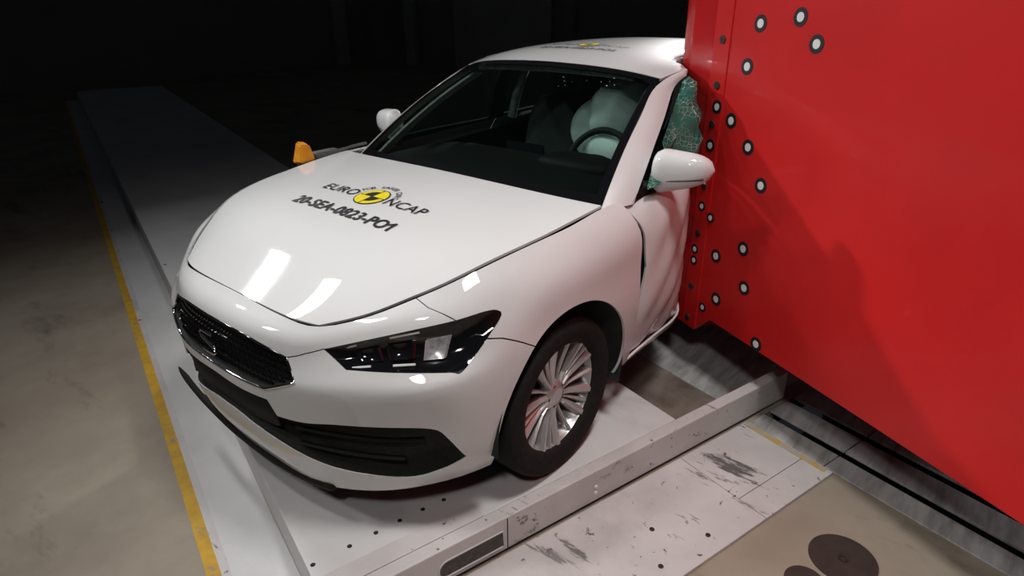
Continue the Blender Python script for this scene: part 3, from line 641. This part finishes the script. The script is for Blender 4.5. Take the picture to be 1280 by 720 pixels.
seam(DG, .006, (-1,), VTOP + .02, -.02)
seam([(-1.52,.806,.976),(-1.53,.868,.875),(-1.53,.9,.62),(-1.52,.865,.36),(-1.51,.84,.25)], .006, ext0=VTOP + .02)
seam([(-.47,.84,.262),(-1.0,.838,.262),(-1.9,.838,.262),(-2.36,.845,.262)], .006)
seam([(-2.32,.787,.994),(-2.30,.865,.885),(-2.24,.90,.70),(-2.38,.90,.52)], .006, ext0=VTOP + .02)
seam([(-2.91,.89,.56),(-3.1,.86,.62),(-3.29,.79,.66),(-3.43,.64,.68),(-3.48,.38,.69),(-3.486,.03,.69)], .006)

def depth_in(edge_poly, depth, run):
    """bowl: zero on the outline, sinking to depth over a run inwards"""
    e = np.vstack([np.linspace(a, b, 6, endpoint=False) for a, b in zip(edge_poly, np.roll(edge_poly, -1, 0))])
    def f(uv, P, N):
        d = np.array([np.min(np.hypot(e[:, 0] - u, e[:, 1] - v)) for u, v in uv]); t = np.clip(d / run, 0, 1)
        return -depth * t * t * (3 - 2 * t) - .004
    return f
def door_curl(uv, P, N):
    # the struck door sits a little inboard and its front edge is rolled in, leaving the gap to the fender open
    f = np.exp(-((P[:, 0] + .49) / .05)**2) * np.clip((P[:, 2] - .33) / .2, 0, 1)
    return -.016 - .022 * f + .006 * np.sin(26 * P[:, 2] + 30 * P[:, 0]) * np.clip((-.5 - P[:, 0]) / .2, 0, 1)
pieces = bc.classify()
for nme, faces, c in pieces:
    u, v = c; side = 1 if u > U / 2 else -1; x, y, z = BODY.pts([(u, v)])[0]
    if nme in ('void', 'seam') or len(faces) < 6: continue
    if nme == 'headlight':
        poly = [p for p in bc.polys['headlight'] if (p[:, 0].mean() > U / 2) == (side > 0)][0]
        hs = bc.build('headlight', faces, M['gloss'], car, th=.004, shape=depth_in(poly, .034, .05))
        hs['label'] = 'black swept-back headlight, driver side' if side > 0 else 'black swept-back headlight, passenger side'
        bc.build('lens', faces, M['lens'], hs, th=0, off=-.001)
        # inner furniture: silver reflector cups and light bars set between housing and lens
        def at_hl(a, b, d):
            k = (a * (1 - b), ); 
            q0 = np.array(HL[0][:3]) * (1 - a) + np.array((.36,.80,.795)) * a; q1 = np.array(HL[-1][:3]) * (1 - a) + np.array((.45,.80,.66)) * a
            p = q0 * (1 - b) + q1 * b; uu, vv = BODY.uv_of(p)
            if side < 0: uu = U - uu
            return BODY.pts([(uu, vv)])[0] + bc.sg * BODY.normals([(uu, vv)])[0] * d
        for (a0, a1, b0, b1, mm, nm, d) in ((.64,.80,.34,.86,'cup','reflector',-.022),(.38,.56,.32,.80,'gloss','projector',-.020),(.16,.32,.32,.78,'gloss','projector',-.020)):
            g = [[at_hl(a0 + (a1 - a0) * i / 6, b0 + (b1 - b0) * j / 5, d - .010 * math.sin(math.pi * i / 6) * math.sin(math.pi * j / 5)) for j in range(6)] for i in range(7)]
            V = [p for r in g for p in r]; V += [p - np.array((.012, 0, 0)) for p in V]; F = []
            for i in range(6):
                for j in range(5):
                    k = i * 6 + j; F.append((k, k+6, k+7, k+1)); F.append((k+42, k+43, k+49, k+48))
            bd = [i*6 for i in range(7)] + [36 + j for j in range(1, 6)] + [i*6 + 5 for i in range(5, -1, -1)] + [j for j in range(4, 0, -1)]
            for i, k in enumerate(bd): k2 = bd[(i+1) % len(bd)]; F.append((k, k2, k2 + 42, k + 42))
            me_o = mesh_obj(nm, V, F, M[mm], hs, smooth=True); autosmooth(me_o, 40)
        for (a0, a1, b, nm) in ((.05,.20,.12,'light_bar'),(.42,.60,.10,'light_bar'),(.06,.22,.93,'light_bar'),(.40,.58,.95,'light_bar')):
            tube(nm, [at_hl(a0 + (a1 - a0) * i / 6, b, -.012) for i in range(7)], .004, M['mark_w'], hs, n=6)
    elif nme == 'grille':
        gr = bc.build('grille', faces, M['black'], car, th=.004, shape=depth_in(bc.polys['grille'][0], .028, .02))
        lp = BODY.pts(bc.polys['grille'][0]) + bc.sg * BODY.normals(bc.polys['grille'][0]) * -.001
        lo_ = lp[:, 2] < np.where(np.abs(lp[:, 1]) < .36, .63, .64); n0 = len(lp) // 2
        half = lp[:n0][lo_[:n0]]; tube('frame', np.vstack([half, (half * (1, -1, 1))[::-1]]), .0048, M['chrome'], gr, n=8)
        half = lp[:n0][~lo_[:n0]]; tube('upper_frame', np.vstack([half[::-1], half * (1, -1, 1)]), .004, M['gloss'], gr, n=8)
        gy = np.array([p[1] for p in lp]); gz = np.array([p[2] for p in lp])
        pp = np.c_[gy, gz]
        for k in range(7):
            zz = .575 + k * .0215; row = []
            for yy in np.linspace(-.42, .42, 85):
                if Cut.inside(np.array([[yy, zz]]), pp)[0] and Cut.inside(np.array([[yy, zz + .008]]), pp)[0] and Cut.inside(np.array([[yy, zz - .008]]), pp)[0]: row.append(yy)
            if len(row) < 8: continue
            pts = []
            for i, yy in enumerate(np.linspace(row[0], row[-1], 61)):
                uu, vv = BODY.uv_of((.84, yy, zz + (.004 if i % 2 else -.004))); pts.append(BODY.pts([(uu, vv)])[0] - np.array((.016, 0, 0)))
            tube('slat', pts, .0042, M['gloss'], gr, n=5)
        # chrome badge in the middle: two interlocked bars of an S
        e0 = BODY.pts([BODY.uv_of((.86, 0, .635))])[0]
        q = [(.012, .045, .038), (.012, -.030, .038), (.012, -.045, .026), (.012, -.034, .010), (.012, .034, -.010), (.012, .045, -.026), (.012, .030, -.038), (.012, -.045, -.038)]
        tube('badge', [e0 + np.array(p) for p in q], .0055, M['chrome'], gr, n=8)
    elif nme == 'intake':
        it = bc.build('lower_intake', faces, M['black'], car, th=.004, shape=depth_in(bc.polys['intake'][0], .05, .035))
        it['label'] = 'black lower air intake'
        for s in (1, -1):
            for zf, inset in ((.415, .020), (.345, .020)):
                pts = []
                for t in np.linspace(0, 1, 22):
                    p0 = np.array((.80, .36, zf)) * (1 - t) + np.array((.60, .755 if zf > .35 else .66, zf + .0)) * t + np.array((.04, .04, 0)) * 4 * t * (1 - t)
                    uu, vv = BODY.uv_of(p0); q = BODY.pts([(uu, vv)])[0] - bc.sg * BODY.normals([(uu, vv)])[0] * inset; pts.append(q * np.array((1, s, 1)))
                tube('fin', pts, .010, M['trim'], it, n=8, rz=.006)
        # flat black panel across the middle where a number plate would sit
        bc2 = []
        V, F = [], []; nn_ = 25
        for i, yy in enumerate(np.linspace(-.30, .30, nn_)):
            for j, zz in enumerate((.395, .45, .505)):
                uu, vv = BODY.uv_of((.86, yy, zz)); q = BODY.pts([(uu, vv)])[0]; V.append(q - np.array((.012, 0, 0)))
        for i in range(nn_ - 1):
            for j in range(2): F.append((i*3+j, i*3+j+3, i*3+j+4, i*3+j+1))
        o = mesh_obj('plate_panel', V, F, M['black'], it, smooth=True); sm = o.modifiers.new('t', 'SOLIDIFY'); sm.thickness = .01
    else:
        if x > .5 or (x > .25 and abs(y) < .8 and z < .75): nm, lb = 'front_bumper', None
        elif x > -.44 and z > .3: nm, lb = 'fender', None
        elif z < .27 and x < -.3 and x > -2.4: nm, lb = 'sill', None
        elif x > -1.5: nm, lb = 'front_door', ('crushed white front door folded in around the pole' if side > 0 else None)
        elif x > -2.3: nm, lb = 'rear_door', None
        elif z < .6: nm, lb = 'rear_bumper', None
        else: nm, lb = 'rear_body', None
        o = bc.build(nm, faces, M['paint'], car, th=.010 if nm != 'front_bumper' else .006, shape=(door_curl if nm == 'front_door' and side > 0 else None))
        if lb: o['label'] = lb
bc.bm.free()
# added black shell that keeps every gap dark, with the wheel openings left free
ic = Cut(BODY, .09, .06)
for uv in both(arch_uv(-.002, .325, .40)): ic.split('void', uv)
for uv in both(arch_uv(-2.683, .325, .40)): ic.split('void', uv)
for nme, faces, c in ic.classify():
    faces = [f for f in faces if not (-1.85 < BODY.pts([f.calc_center_median()[:2]])[0][0] < -1.05 and f.calc_center_median()[0] > U / 2)]
    if nme != 'void' and len(faces) > 20: ic.build('dark_gap_backing', faces, M['void'], car, th=.004, off=-.075)
ic.bm.free()
# bare metal of the hinge post shows in the torn-open gap behind the left fender
V, F = [], []
for i, t in enumerate(np.linspace(0, 1, 12)):
    for j in range(4):
        p = dent(np.array([-.40 - .05 * j, .812 - .014 * j + .010 * math.sin(9 * t + j) + .03 * math.sin(3 * t), .90 - .60 * t])); V.append(p)
for i in range(11):
    for j in range(3): F.append((i*4+j, i*4+j+1, i*4+j+5, i*4+j+4))
o = mesh_obj('hinge_post', V, F, M['primer'], car, smooth=True); o['label'] = 'bare grey-blue metal in the torn door gap'; o.modifiers.new('t', 'SOLIDIFY').thickness = .006

# ---- hood, roof, windscreen, pillars
hc = Cut(HOOD, .03, .03); hood = hc.build('bonnet', list(hc.bm.faces), M['paint'], car, th=.010); hc.bm.free()
rc = Cut(ROOF, .04, .05); roof = rc.build('roof', list(rc.bm.faces), M['paint'], car, th=.012); rc.bm.free()
wc = Cut(WS, .05, .05); uw, vw = WS.ku[-1], WS.kv[-1]
def ws_in(m0, m1, mt):
    a = [(m0, m1), (uw / 2, m1 - .012), (uw - m0, m1), (uw - m0 - .005, vw - mt - .02), (uw - m0 - .06, vw - mt), (uw / 2, vw - mt - .004), (m0 + .06, vw - mt), (m0 + .005, vw - mt - .02)]
    return a
wc.split('glass', ws_in(.030, .070, .038))
for nme, faces, c in wc.classify():
    if nme == 'glass': wsg = wc.build('windscreen', faces, M['ws'], car, th=0)
for nme, faces, c in wc.classify():
    if nme != 'glass' and len(faces) > 6: wc.build('windscreen_border', faces, M['gloss'], car, th=.006)
wc.bm.free()
def pillar_net(s):
    A = [np.array((-.368,.746,.936)), np.array((-1.063,.591,1.343))]; B = [np.array((-.51,.806,.936)), np.array((-1.168,.618,1.332))]
    rows = []
    for t in (0, .2, .45, .7, .92):
        bow = 4 * t * (1 - t) * .028
        a = A[0] * (1 - t) + A[1] * t + np.array((.45 * bow, 0, .9 * bow)); b = B[0] * (1 - t) + B[1] * t + np.array((.3 * bow, .012 * 4 * t * (1 - t), .7 * bow))
        m_ = (a + b) / 2 + np.array((.003, .009, .001)); rows.append([a, m_, b])
    for a, b in zip(RAIL[1:], RAILO[1:]):
        a = np.array(a); b = np.array(b) + np.array((0, .008, -.012)); rows.append([a, (a + b) / 2 + np.array((0, .006, .006)), b])
    return [[p * (1, s, 1) for p in r] for r in rows]
for s in (1, -1):
    PS = Surf(pillar_net(s), dent); pc = Cut(PS, .012, .05); o = pc.build('roof_pillar', list(pc.bm.faces), M['paint'], car, th=.012); pc.bm.free()
    # pale inner trim running up the inside of the windscreen pillar
    n_ = [[(np.array(p) - np.array((.035, s * .062, .012))) for p in r] for r in pillar_net(s)[:5]]
    TS = Surf(n_, dent); tc_ = Cut(TS, .02, .06); tc_.build('pillar_trim', list(tc_.bm.faces), M['liner'], car, th=.01); tc_.bm.free()
    # side window frames and panes
    SS = SIDE[s]; sc_ = Cut(SS, .06, .05); us_, vt = SS.ku, SS.kv[-1]
    win = {}
    fw = [SS.uv_of((x, s * y, z)) for x, y, z in ((-.535,.80,.975),(-1.46,.80,.985),(-1.46,.68,1.335),(-1.15,.655,1.328),(-.86,.73,1.175))]
    rw = [SS.uv_of((x, s * y, z)) for x, y, z in ((-1.58,.80,.995),(-2.25,.78,1.01),(-2.42,.66,1.26),(-2.2,.66,1.325),(-1.58,.68,1.335))]
    sc_.split('front', fw); sc_.split('rear', rw)
    for nme, faces, c in sc_.classify():
        if nme is None and len(faces) > 20: sc_.build('window_frame', faces, M['trim'], car, th=.02)
        elif nme == 'rear' or (nme == 'front' and s < 0): sc_.build('side_window', faces, M['pane'], car, th=0, off=-.006)
        elif nme == 'front':
            def crumple(uv, P, N):
                return .022 * np.sin(23 * uv[:, 0] + 11 * uv[:, 1]) + .016 * np.sin(41 * uv[:, 1] - 17 * uv[:, 0] + 1) + .010 * np.sin(67 * uv[:, 0] + 53 * uv[:, 1]) + .02
            o = sc_.build('shattered_window', faces, M['broken'], car, th=.003, shape=crumple); o['label'] = 'shattered green side window bulging out beside the pole'
    sc_.bm.free()
# tail: hatch glass and panel closing the cabin
top = [RAIL[-1], (-3.07,.36,1.315), (-3.1,0,1.33)]; bot = [(-3.22,.62,.985), (-3.37,.35,.972), (-3.405,0,.97)]
def tailrow(t): return [np.array(a) * (1 - t) + np.array(b) * t + np.array((-.03 * 4 * t * (1 - t), 0, 0)) for a, b in zip(bot, top)]
tn = []
for t in (0, .33, .67, 1):
    r = tailrow(t); tn.append([p * (1, -1, 1) for p in r[:2]] + [r[2]] + r[1::-1])
TL = Surf(tn, dent); tl = Cut(TL, .08, .08); tl.build('rear_window', list(tl.bm.faces), M['gloss'], car, th=.006); tl.bm.free()

# ---- black splitter under the nose (it hangs further out on the passenger side) and the towing eye below it
sp = [(.735,.44,.166),(.757,.40,.163),(.79,.2,.160),(.797,0,.160),(.795,-.15,.160),(.785,-.32,.163),(.768,-.50,.166),(.742,-.68,.172),(.728,-.75,.178)]
V, F = [], []
P_ = _cs(np.arange(len(sp)), np.array(sp), np.linspace(0, len(sp) - 1, 50))
for i, p in enumerate(P_):
    k = min(1, i / 5 + .15, (49 - i) / 9 + .12)
    for a, b in ((.004, -.012), (.010, .004), (.004, .018), (-.05, .014), (-.05, -.012)): a = max(a, -.05 if p[1] > -.25 else -.05 + .036 * min(1, (-.25 - p[1]) / .2)); V.append((p[0] + a * k, p[1], p[2] + b * k))
for i in range(49):
    for j in range(5): F.append((i*5+j, i*5+(j+1) % 5, i*5+5+(j+1) % 5, i*5+5+j))
F += [(4,3,2,1,0), tuple(245 + j for j in range(5))]
o = mesh_obj('splitter', V, F, M['black'], car); autosmooth(o, 35)
tube('tow_eye', [(.76 + .02 * math.cos(a), -.06 + .018 * math.sin(a), .128 + .022 * math.sin(a)) for a in np.linspace(0, 2 * math.pi, 14, endpoint=False)], .006, M['rust'], car, n=6, closed=True)
box('underbody', (-1.3, 0, .19), (3.9, 1.16, .05), M['void'], car, bevel=.02)

# ---- wheels
def make_wheel(name):
    tyre = lathe(name, [(.086,.214),(.098,.226),(.106,.246),(.112,.278),(.108,.298),(.099,.309),(.080,.3155),(.040,.317),(-.040,.317),(-.080,.3155),(-.099,.309),(-.108,.298),(-.112,.278),(-.106,.246),(-.09,.214)], M['rubber'], car, n=72, closed=True, ang=60)
    lathe('rim', [(.086,.2235),(.094,.2295),(.096,.2265),(.090,.219),(.078,.212),(.03,.204),(-.08,.206),(-.088,.2235),(-.084,.2235),(-.07,.199),(.0,.196),(.06,.204)], M['alloy'], tyre, n=72, closed=True, ang=30)
    lathe('brake_disc', [(-.03,.15),(-.012,.15),(-.012,.06),(.0,.06),(.0,.0001),(-.03,.0001)], M['disc'], tyre, n=40)
    lathe('wheel_back', [(-.05,.198),(-.045,.198),(-.045,.0001),(-.05,.0001)], M['void'], tyre, n=40)
    lathe('hub_cap', [(.02,.062),(.058,.060),(.066,.050),(.070,.034),(.072,.030),(.070,.0001)], M['alloy'], tyre, n=32, ang=30)
    def spoke_mesh(nm, w0, w1, ridge):
        st = [(.040,.058,w0),(.09,.056,w0 * .9),(.15,.066,(w0 + w1) / 2),(.195,.076,w1),(.216,.080,w1 * 1.15)]; V, F = [], []
        for r, y, w_ in st:
            for dx, dy in ((-.5, -.024), (-.5, -.004), (-.18, ridge), (.18, ridge), (.5, -.004), (.5, -.024)): V.append((dx * w_, y + dy, r))
        for i in range(4):
            for j in range(6): F.append((i*6+j, i*6+(j+1) % 6, i*6+6+(j+1) % 6, i*6+6+j))
        F += [tuple(range(6))[::-1], tuple(24 + j for j in range(6))]
        bm = bmesh.new(); me = bpy.data.meshes.new(nm); me.from_pydata(V, [], F); bm.from_mesh(me); bmesh.ops.recalc_face_normals(bm, faces=bm.faces[:]); bm.to_mesh(me); bm.free(); me.materials.append(M['alloy']); return me
    wide, thin = spoke_mesh('spoke', .026, .040, .008), spoke_mesh('spoke', .013, .020, .004)
    for k in range(5):
        for da, me in ((-13, wide), (13, wide), (36, thin), (0, thin)):
            o = link(bpy.data.objects.new('spoke', me), tyre); o.rotation_euler = (0, math.radians(72 * k + da + 22), 0)
    for k in range(5):
        a = math.radians(72 * k); disc('wheel_bolt', (.042 * math.cos(a), .060, .042 * math.sin(a)), (0, 1, 0), .008, .008, M['bolt'], tyre, n=6)
    return tyre
def copy_tree(o, parent):
    c = o.copy(); COL.objects.link(c); c.parent = parent
    for ch in o.children: copy_tree(ch, c)
    return c
wheel = make_wheel('wheel'); wheel.location = (0, .755, .317); wheel.rotation_euler = (0, 0, 0); wheel['label'] = 'silver multi-spoke alloy wheel, front left'
for loc, rz, lb in (((0, -.755, .317), math.pi, 'front right wheel'), ((-2.683, .74, .317), 0, 'rear left wheel'), ((-2.683, -.755, .317), math.pi, 'rear right wheel')):
    c = copy_tree(wheel, car); c.location = loc; c.rotation_euler = (0, 0, rz); c['label'] = lb
for cx in (-.002, -2.683):
    for s in (1, -1):
        V, F = [], []; n_ = 24
        for k in range(n_ + 1):
            a = math.pi * (-.03 + 1.13 * k / n_)
            for y in (.58, .872): V.append((cx + .392 * math.cos(a), s * y, .325 + .392 * math.sin(a)))
        for k in range(n_): F.append((2*k, 2*k+1, 2*k+3, 2*k+2))
        k0 = len(V); V.append((cx, s * .58, .25)); F += [(2*k, 2*k+2, k0) for k in range(n_)]
        if s > 0 and cx < -1: V = [tuple(dent(np.array(v))) for v in V]
        mesh_obj('wheel_liner', V, F, M['void'], car, smooth=True)
# mudflap edge visible behind the front wheels
# ---- door mirrors
for s in (1, -1):
    V, F = [], []; ny, nk = 14, 24
    for i in range(ny + 1):
        t = i / ny; e = math.sqrt(max(0, 1 - abs(2 * t - 1)**(3.2 if t > .5 else 9))); y = .788 + .230 * t
        zc = 1.030 + .022 * t; hz = (.098 - .044 * t) * max(e, .04); hx = (.078 - .020 * t) * max(e, .04); xc = -.700 - .055 * t
        for k in range(nk):
            a = 2 * math.pi * k / nk; ca, sa = math.cos(a), math.sin(a)
            V.append((xc + hx * math.copysign(abs(ca)**.8, ca) * (1 if ca > 0 else .55), s * y, zc + hz * math.copysign(abs(sa)**.85, sa)))
    for i in range(ny):
        for k in range(nk): F.append((i*nk+k, i*nk+(k+1) % nk, (i+1)*nk+(k+1) % nk, (i+1)*nk+k))
    F += [tuple(range(nk)), tuple(ny*nk + k for k in range(nk))]
    bm = bmesh.new(); me = bpy.data.meshes.new('t'); me.from_pydata(V, [], F); bm.from_mesh(me)
    mo = bm_obj('door_mirror', bm, M['paint'], car); autosmooth(mo, 60); mo['label'] = 'white door mirror in front of the pole' if s > 0 else 'white door mirror, passenger side'
    tube('seam_line', [(-.700 - .055 * t + (.079 - .020 * t) * math.sqrt(max(0.02, 1 - abs(2*t-1)**3.2)) * .93, s * (.788 + .230 * t), 1.032 + .020 * t - .034 + .006 * t) for t in np.linspace(.1, .9, 14)], .0022, M['trim'], mo, n=6)
    box('mirror_glass', (-.752, s * .905, 1.042), (.006, .17, .095), M['chrome'], mo, bevel=.002)
    tube('mirror_foot', [(-.66, s * .765, .962), (-.675, s * .80, .968), (-.69, s * .84, .985)], [.030, .026, .020], M['black'], mo, n=10)
# ---- cabin
dash = blob('dashboard', (-.62, 0, .865), (.62, 1.32, .23), M['trim'], car, e=4.5, n=40)
blob('instrument_hood', (-.78, .35, .965), (.22, .40, .11), M['trim'], dash, e=3)
box('screen', (-.86, -.02, .955), (.015, .24, .12), M['gloss'], dash, bevel=.004)
sw_rot = Matrix.Rotation(math.radians(-24), 3, 'Y'); swc = Vector((-.98, .335, .925))
sw = tube('steering_wheel', [swc + sw_rot @ Vector((0, .178 * math.cos(a), .178 * math.sin(a))) for a in np.linspace(0, 2 * math.pi, 32, endpoint=False)], .016, M['black'], car, n=8, closed=True)
blob('wheel_hub', swc + Vector((.02, 0, 0)), (.08, .15, .12), M['trim'], sw, e=3, rot=sw_rot)
for a in (0, math.pi, -math.pi / 2): tube('wheel_spoke', [swc + sw_rot @ Vector((0, .05 * math.cos(a), .05 * math.sin(a))), swc + sw_rot @ Vector((0, .175 * math.cos(a), .175 * math.sin(a)))], .014, M['trim'], sw, n=6)
for y, lean, lb in ((-.36, 0, 'dark front passenger seat'), (.30, .03, 'dark driver seat')):
    rt = Matrix.Rotation(math.radians(14), 3, 'Y').transposed()
    st = blob('seat', (-1.30, y, .52), (.55, .50, .16), M['fabric'], car, e=4); st['label'] = lb
    blob('backrest', (-1.62, y, .83), (.16, .50, .62), M['fabric'], st, e=3.6, rot=Matrix.Rotation(math.radians(-14), 3, 'Y'))
    blob('headrest', (-1.71, y, 1.215), (.10, .26, .18), M['fabric'], st, e=3.4)
    for d in (-.06, .06): tube('headrest_post', [(-1.69, y + d, 1.10), (-1.70, y + d, 1.17)], .007, M['satin'], st, n=6)
rs = blob('rear_bench', (-2.2, 0, .52), (.5, 1.1, .18), M['fabric'], car, e=4); blob('bench_back', (-2.5, 0, .85), (.18, 1.1, .60), M['fabric'], rs, e=4)
a1 = blob('curtain_airbag', (-1.24, .29, 1.15), (.34, .27, .30), M['bag'], car, e=2.5, n=36, noise=.05, seed=3); a1['label'] = 'inflated pale curtain airbag'
a2 = blob('side_airbag', (-1.28, .12, 1.03), (.26, .22, .30), M['bag'], car, e=2.4, n=32, noise=.06, seed=5); a2['label'] = 'inflated pale side airbag'
blob('steering_airbag', (-1.10, .34, .955), (.20, .30, .20), M['bag'], car, e=2.3, n=28, noise=.06, seed=8)['label'] = 'half-emptied pale airbag on the steering wheel'
tube('belt_post', [(-1.56, -.70, .98), (-1.58, -.675, 1.12), (-1.62, -.63, 1.28)], .028, M['liner'], car, n=8)
tube('roof_header', [(-1.06, y, 1.352 - .06 * abs(y)**2) for y in np.linspace(-.5, .45, 14)], .016, M['liner'], car, n=8)
# bits of glass scattered over the dashboard and caught under the windscreen
for k in range(16):
    y = random.uniform(.1, .55); t = random.uniform(.80, .93); p = np.array((-.235, y, .965)) * (1 - t) + np.array((-.99, y * .85, 1.385)) * t + np.array((.0, 0, .002))
    r = random.uniform(.003, .007); q = [Vector(p) + Vector((random.uniform(-r, r), random.uniform(-r, r), random.uniform(-r, r) * .6)) for _ in range(4)]
    mesh_obj('glass_shard', q, [(0,1,2), (0,2,3), (0,3,1), (1,3,2)], M['shard'], car)

# ---- stickers on bonnet and roof: real letter shapes laid on the sheet metal
def letters(txt, size, shear=0., offset=0., align='CENTER'):
    cu = bpy.data.curves.new('t', 'FONT'); cu.body = txt; cu.size = size; cu.shear = shear; cu.offset = offset; cu.align_x = align; cu.space_character = 1.06; cu.resolution_u = 4
    ob = bpy.data.objects.new('t', cu); COL.objects.link(ob); dg = bpy.context.evaluated_depsgraph_get(); dg.update()
    me = bpy.data.meshes.new_from_object(ob.evaluated_get(dg)); V = [tuple(v.co) for v in me.vertices]; F = [tuple(p.vertices) for p in me.polygons]
    bpy.data.objects.remove(ob); bpy.data.meshes.remove(me); bpy.data.curves.remove(cu); return np.array(V), F
def sticker(panel, cx, cy, k, parent, text2):
    bv = BVHTree.FromPolygons([v.co[:] for v in panel.data.vertices], [tuple(p.vertices) for p in panel.data.polygons])
    def lay(name, V, F, m, lift):
        bm = bmesh.new(); me = bpy.data.meshes.new('t'); me.from_pydata([(v[0], v[1], 0) for v in V], [], F); bm.from_mesh(me); bpy.data.meshes.remove(me)
        bmesh.ops.triangulate(bm, faces=bm.faces[:])
        L = [e for e in bm.edges if e.calc_length() > .03 * k]
        if L: bmesh.ops.subdivide_edges(bm, edges=L, cuts=2, use_grid_fill=False); bmesh.ops.triangulate(bm, faces=bm.faces[:])
        out = []
        for v in bm.verts:
            x, y = cx - v.co.y, cy + v.co.x; h = bv.ray_cast(Vector((x, y, 2.5)), Vector((0, 0, -1)))[0]
            out.append((x, y, (h.z if h else panel.data.vertices[0].co.z) + lift))
        fs = [tuple(v.index for v in f.verts) for f in bm.faces]; bm.free()
        return mesh_obj(name, out, fs, m, parent)
    n = 40; circ = lambda r: np.array([(r * math.cos(2*math.pi*i/n), r * math.sin(2*math.pi*i/n)) for i in range(n)])
    def fan(pts): return np.vstack([[pts.mean(0)], pts]), [(0, i + 1, (i + 1) % len(pts) + 1) for i in range(len(pts))]
    R0 = .082 * k
    V, F = fan(circ(R0)); lay('sticker_roundel', V, F, M['print'], .0022); V, F = fan(circ(R0 * .93)); lay('sticker_roundel', V, F, M['printy'], .0030)
    for a0 in (math.pi / 2, 3 * math.pi / 2):
        q = [(0, 0)] + [(R0 * .62 * math.cos(a), R0 * .62 * math.sin(a)) for a in np.linspace(a0, a0 + math.pi / 2, 12)]
        V, F = np.array(q), [(0, i, i + 1) for i in range(1, 12)]; lay('sticker_quadrant', V, F, M['print'], .0040)
    for a, b in ((R0 * .93, .0025 * k), (.0025 * k, R0 * .93)):
        V = np.array([(-a, -b), (a, -b), (a, b), (-a, b)]); lay('sticker_crosshair', V, [(0, 1, 2, 3)], M['print'], .0038)
    for txt, x0, al in (('EURO', -.095, 'RIGHT'), ('NCAP', .095, 'LEFT')):
        V, F = letters(txt, .088 * k, 0, .0004 * k, al); lay('sticker_lettering', V + np.array((x0 * k, -.030 * k, 0)), F, M['print'], .0030)
    VV, FF = [], []; s = 'FOR SAFER CARS'
    for i, ch in enumerate(s):
        if ch == ' ': continue
        a = math.radians(158 - 140 * i / (len(s) - 1)); V, F = letters(ch, .038 * k, 0, .0003); c_, s_ = math.cos(a - math.pi/2), math.sin(a - math.pi/2); r = .104 * k
        V = np.c_[V[:, 0] * c_ - V[:, 1] * s_ + r * math.cos(a), V[:, 0] * s_ + V[:, 1] * c_ + r * math.sin(a)]; o = len(VV); VV += [tuple(v) for v in V]; FF += [tuple(j + o for j in f) for f in F]
    lay('sticker_lettering', np.array(VV), FF, M['print'], .0030)
    V, F = letters(text2, .085 * k, .05, .0022 * k)
    st = V[V[:, 0] > V[:, 0].max() - .03 * k]; x0, y1 = st[st[:, 1] > st[:, 1].max() - .004 * k][:, 0].min(), st[:, 1].max(); n0 = len(V)      # flag of the figure 1
    V = np.vstack([V, [(x0 + .002, y1, 0), (x0 - .020 * k, y1 - .020 * k, 0), (x0 - .020 * k, y1 - .032 * k, 0), (x0 + .002, y1 - .016 * k, 0)]]); F = F + [(n0, n0 + 1, n0 + 2, n0 + 3)]
    lay('sticker_lettering', V + np.array((.0, -.190 * k, 0)), F, M['print'], .0030)
sticker(hood, .145, .018, .90, hood, '20-SEA-0823-PO1')
sticker(roof, -1.37, .0, .70, roof, '20-SEA-0823-PO1')
# ================================================================ orange-cased sensor clipped to the passenger-side wing
og = tag(empty('sensor_case', (-.11, -.83, .925)), 'small orange cased sensor with grey box on the far wing of the car', 'sensor')
V = [(-.035,-.045,-.01),(.04,-.04,-.012),(.045,.035,.0),(-.03,.035,.0),(-.022,-.03,.075),(.016,-.028,.085),(.026,.015,.07),(-.02,.02,.068)]
bm = bmesh.new(); me = bpy.data.meshes.new('t'); me.from_pydata([(x * 1.2 - .13, y * 1.2 - .86, z * 1.15 + .940) for x, y, z in V], [], [(0,3,2,1),(4,5,6,7),(0,1,5,4),(1,2,6,5),(2,3,7,6),(3,0,4,7)]); bm.from_mesh(me)
bmesh.ops.bevel(bm, geom=bm.edges[:], offset=.008, segments=2, affect='EDGES')
rel(bm_obj('case', bm, M['orange'], None, smooth=False), og)
rel(disc('port', (-.085, -.845, .925), (1, .2, .1), .011, .006, M['void'], None, n=14), og)
rel(box('grey_box', (-.25, -.86, .955), (.15, .06, .035), M['grey'], None, bevel=.012), og)
rel(tube('cable', [(-.33, -.86, .955), (-.42, -.85, .965), (-.50, -.84, .97)], .008, M['grey'], None, n=8), og)
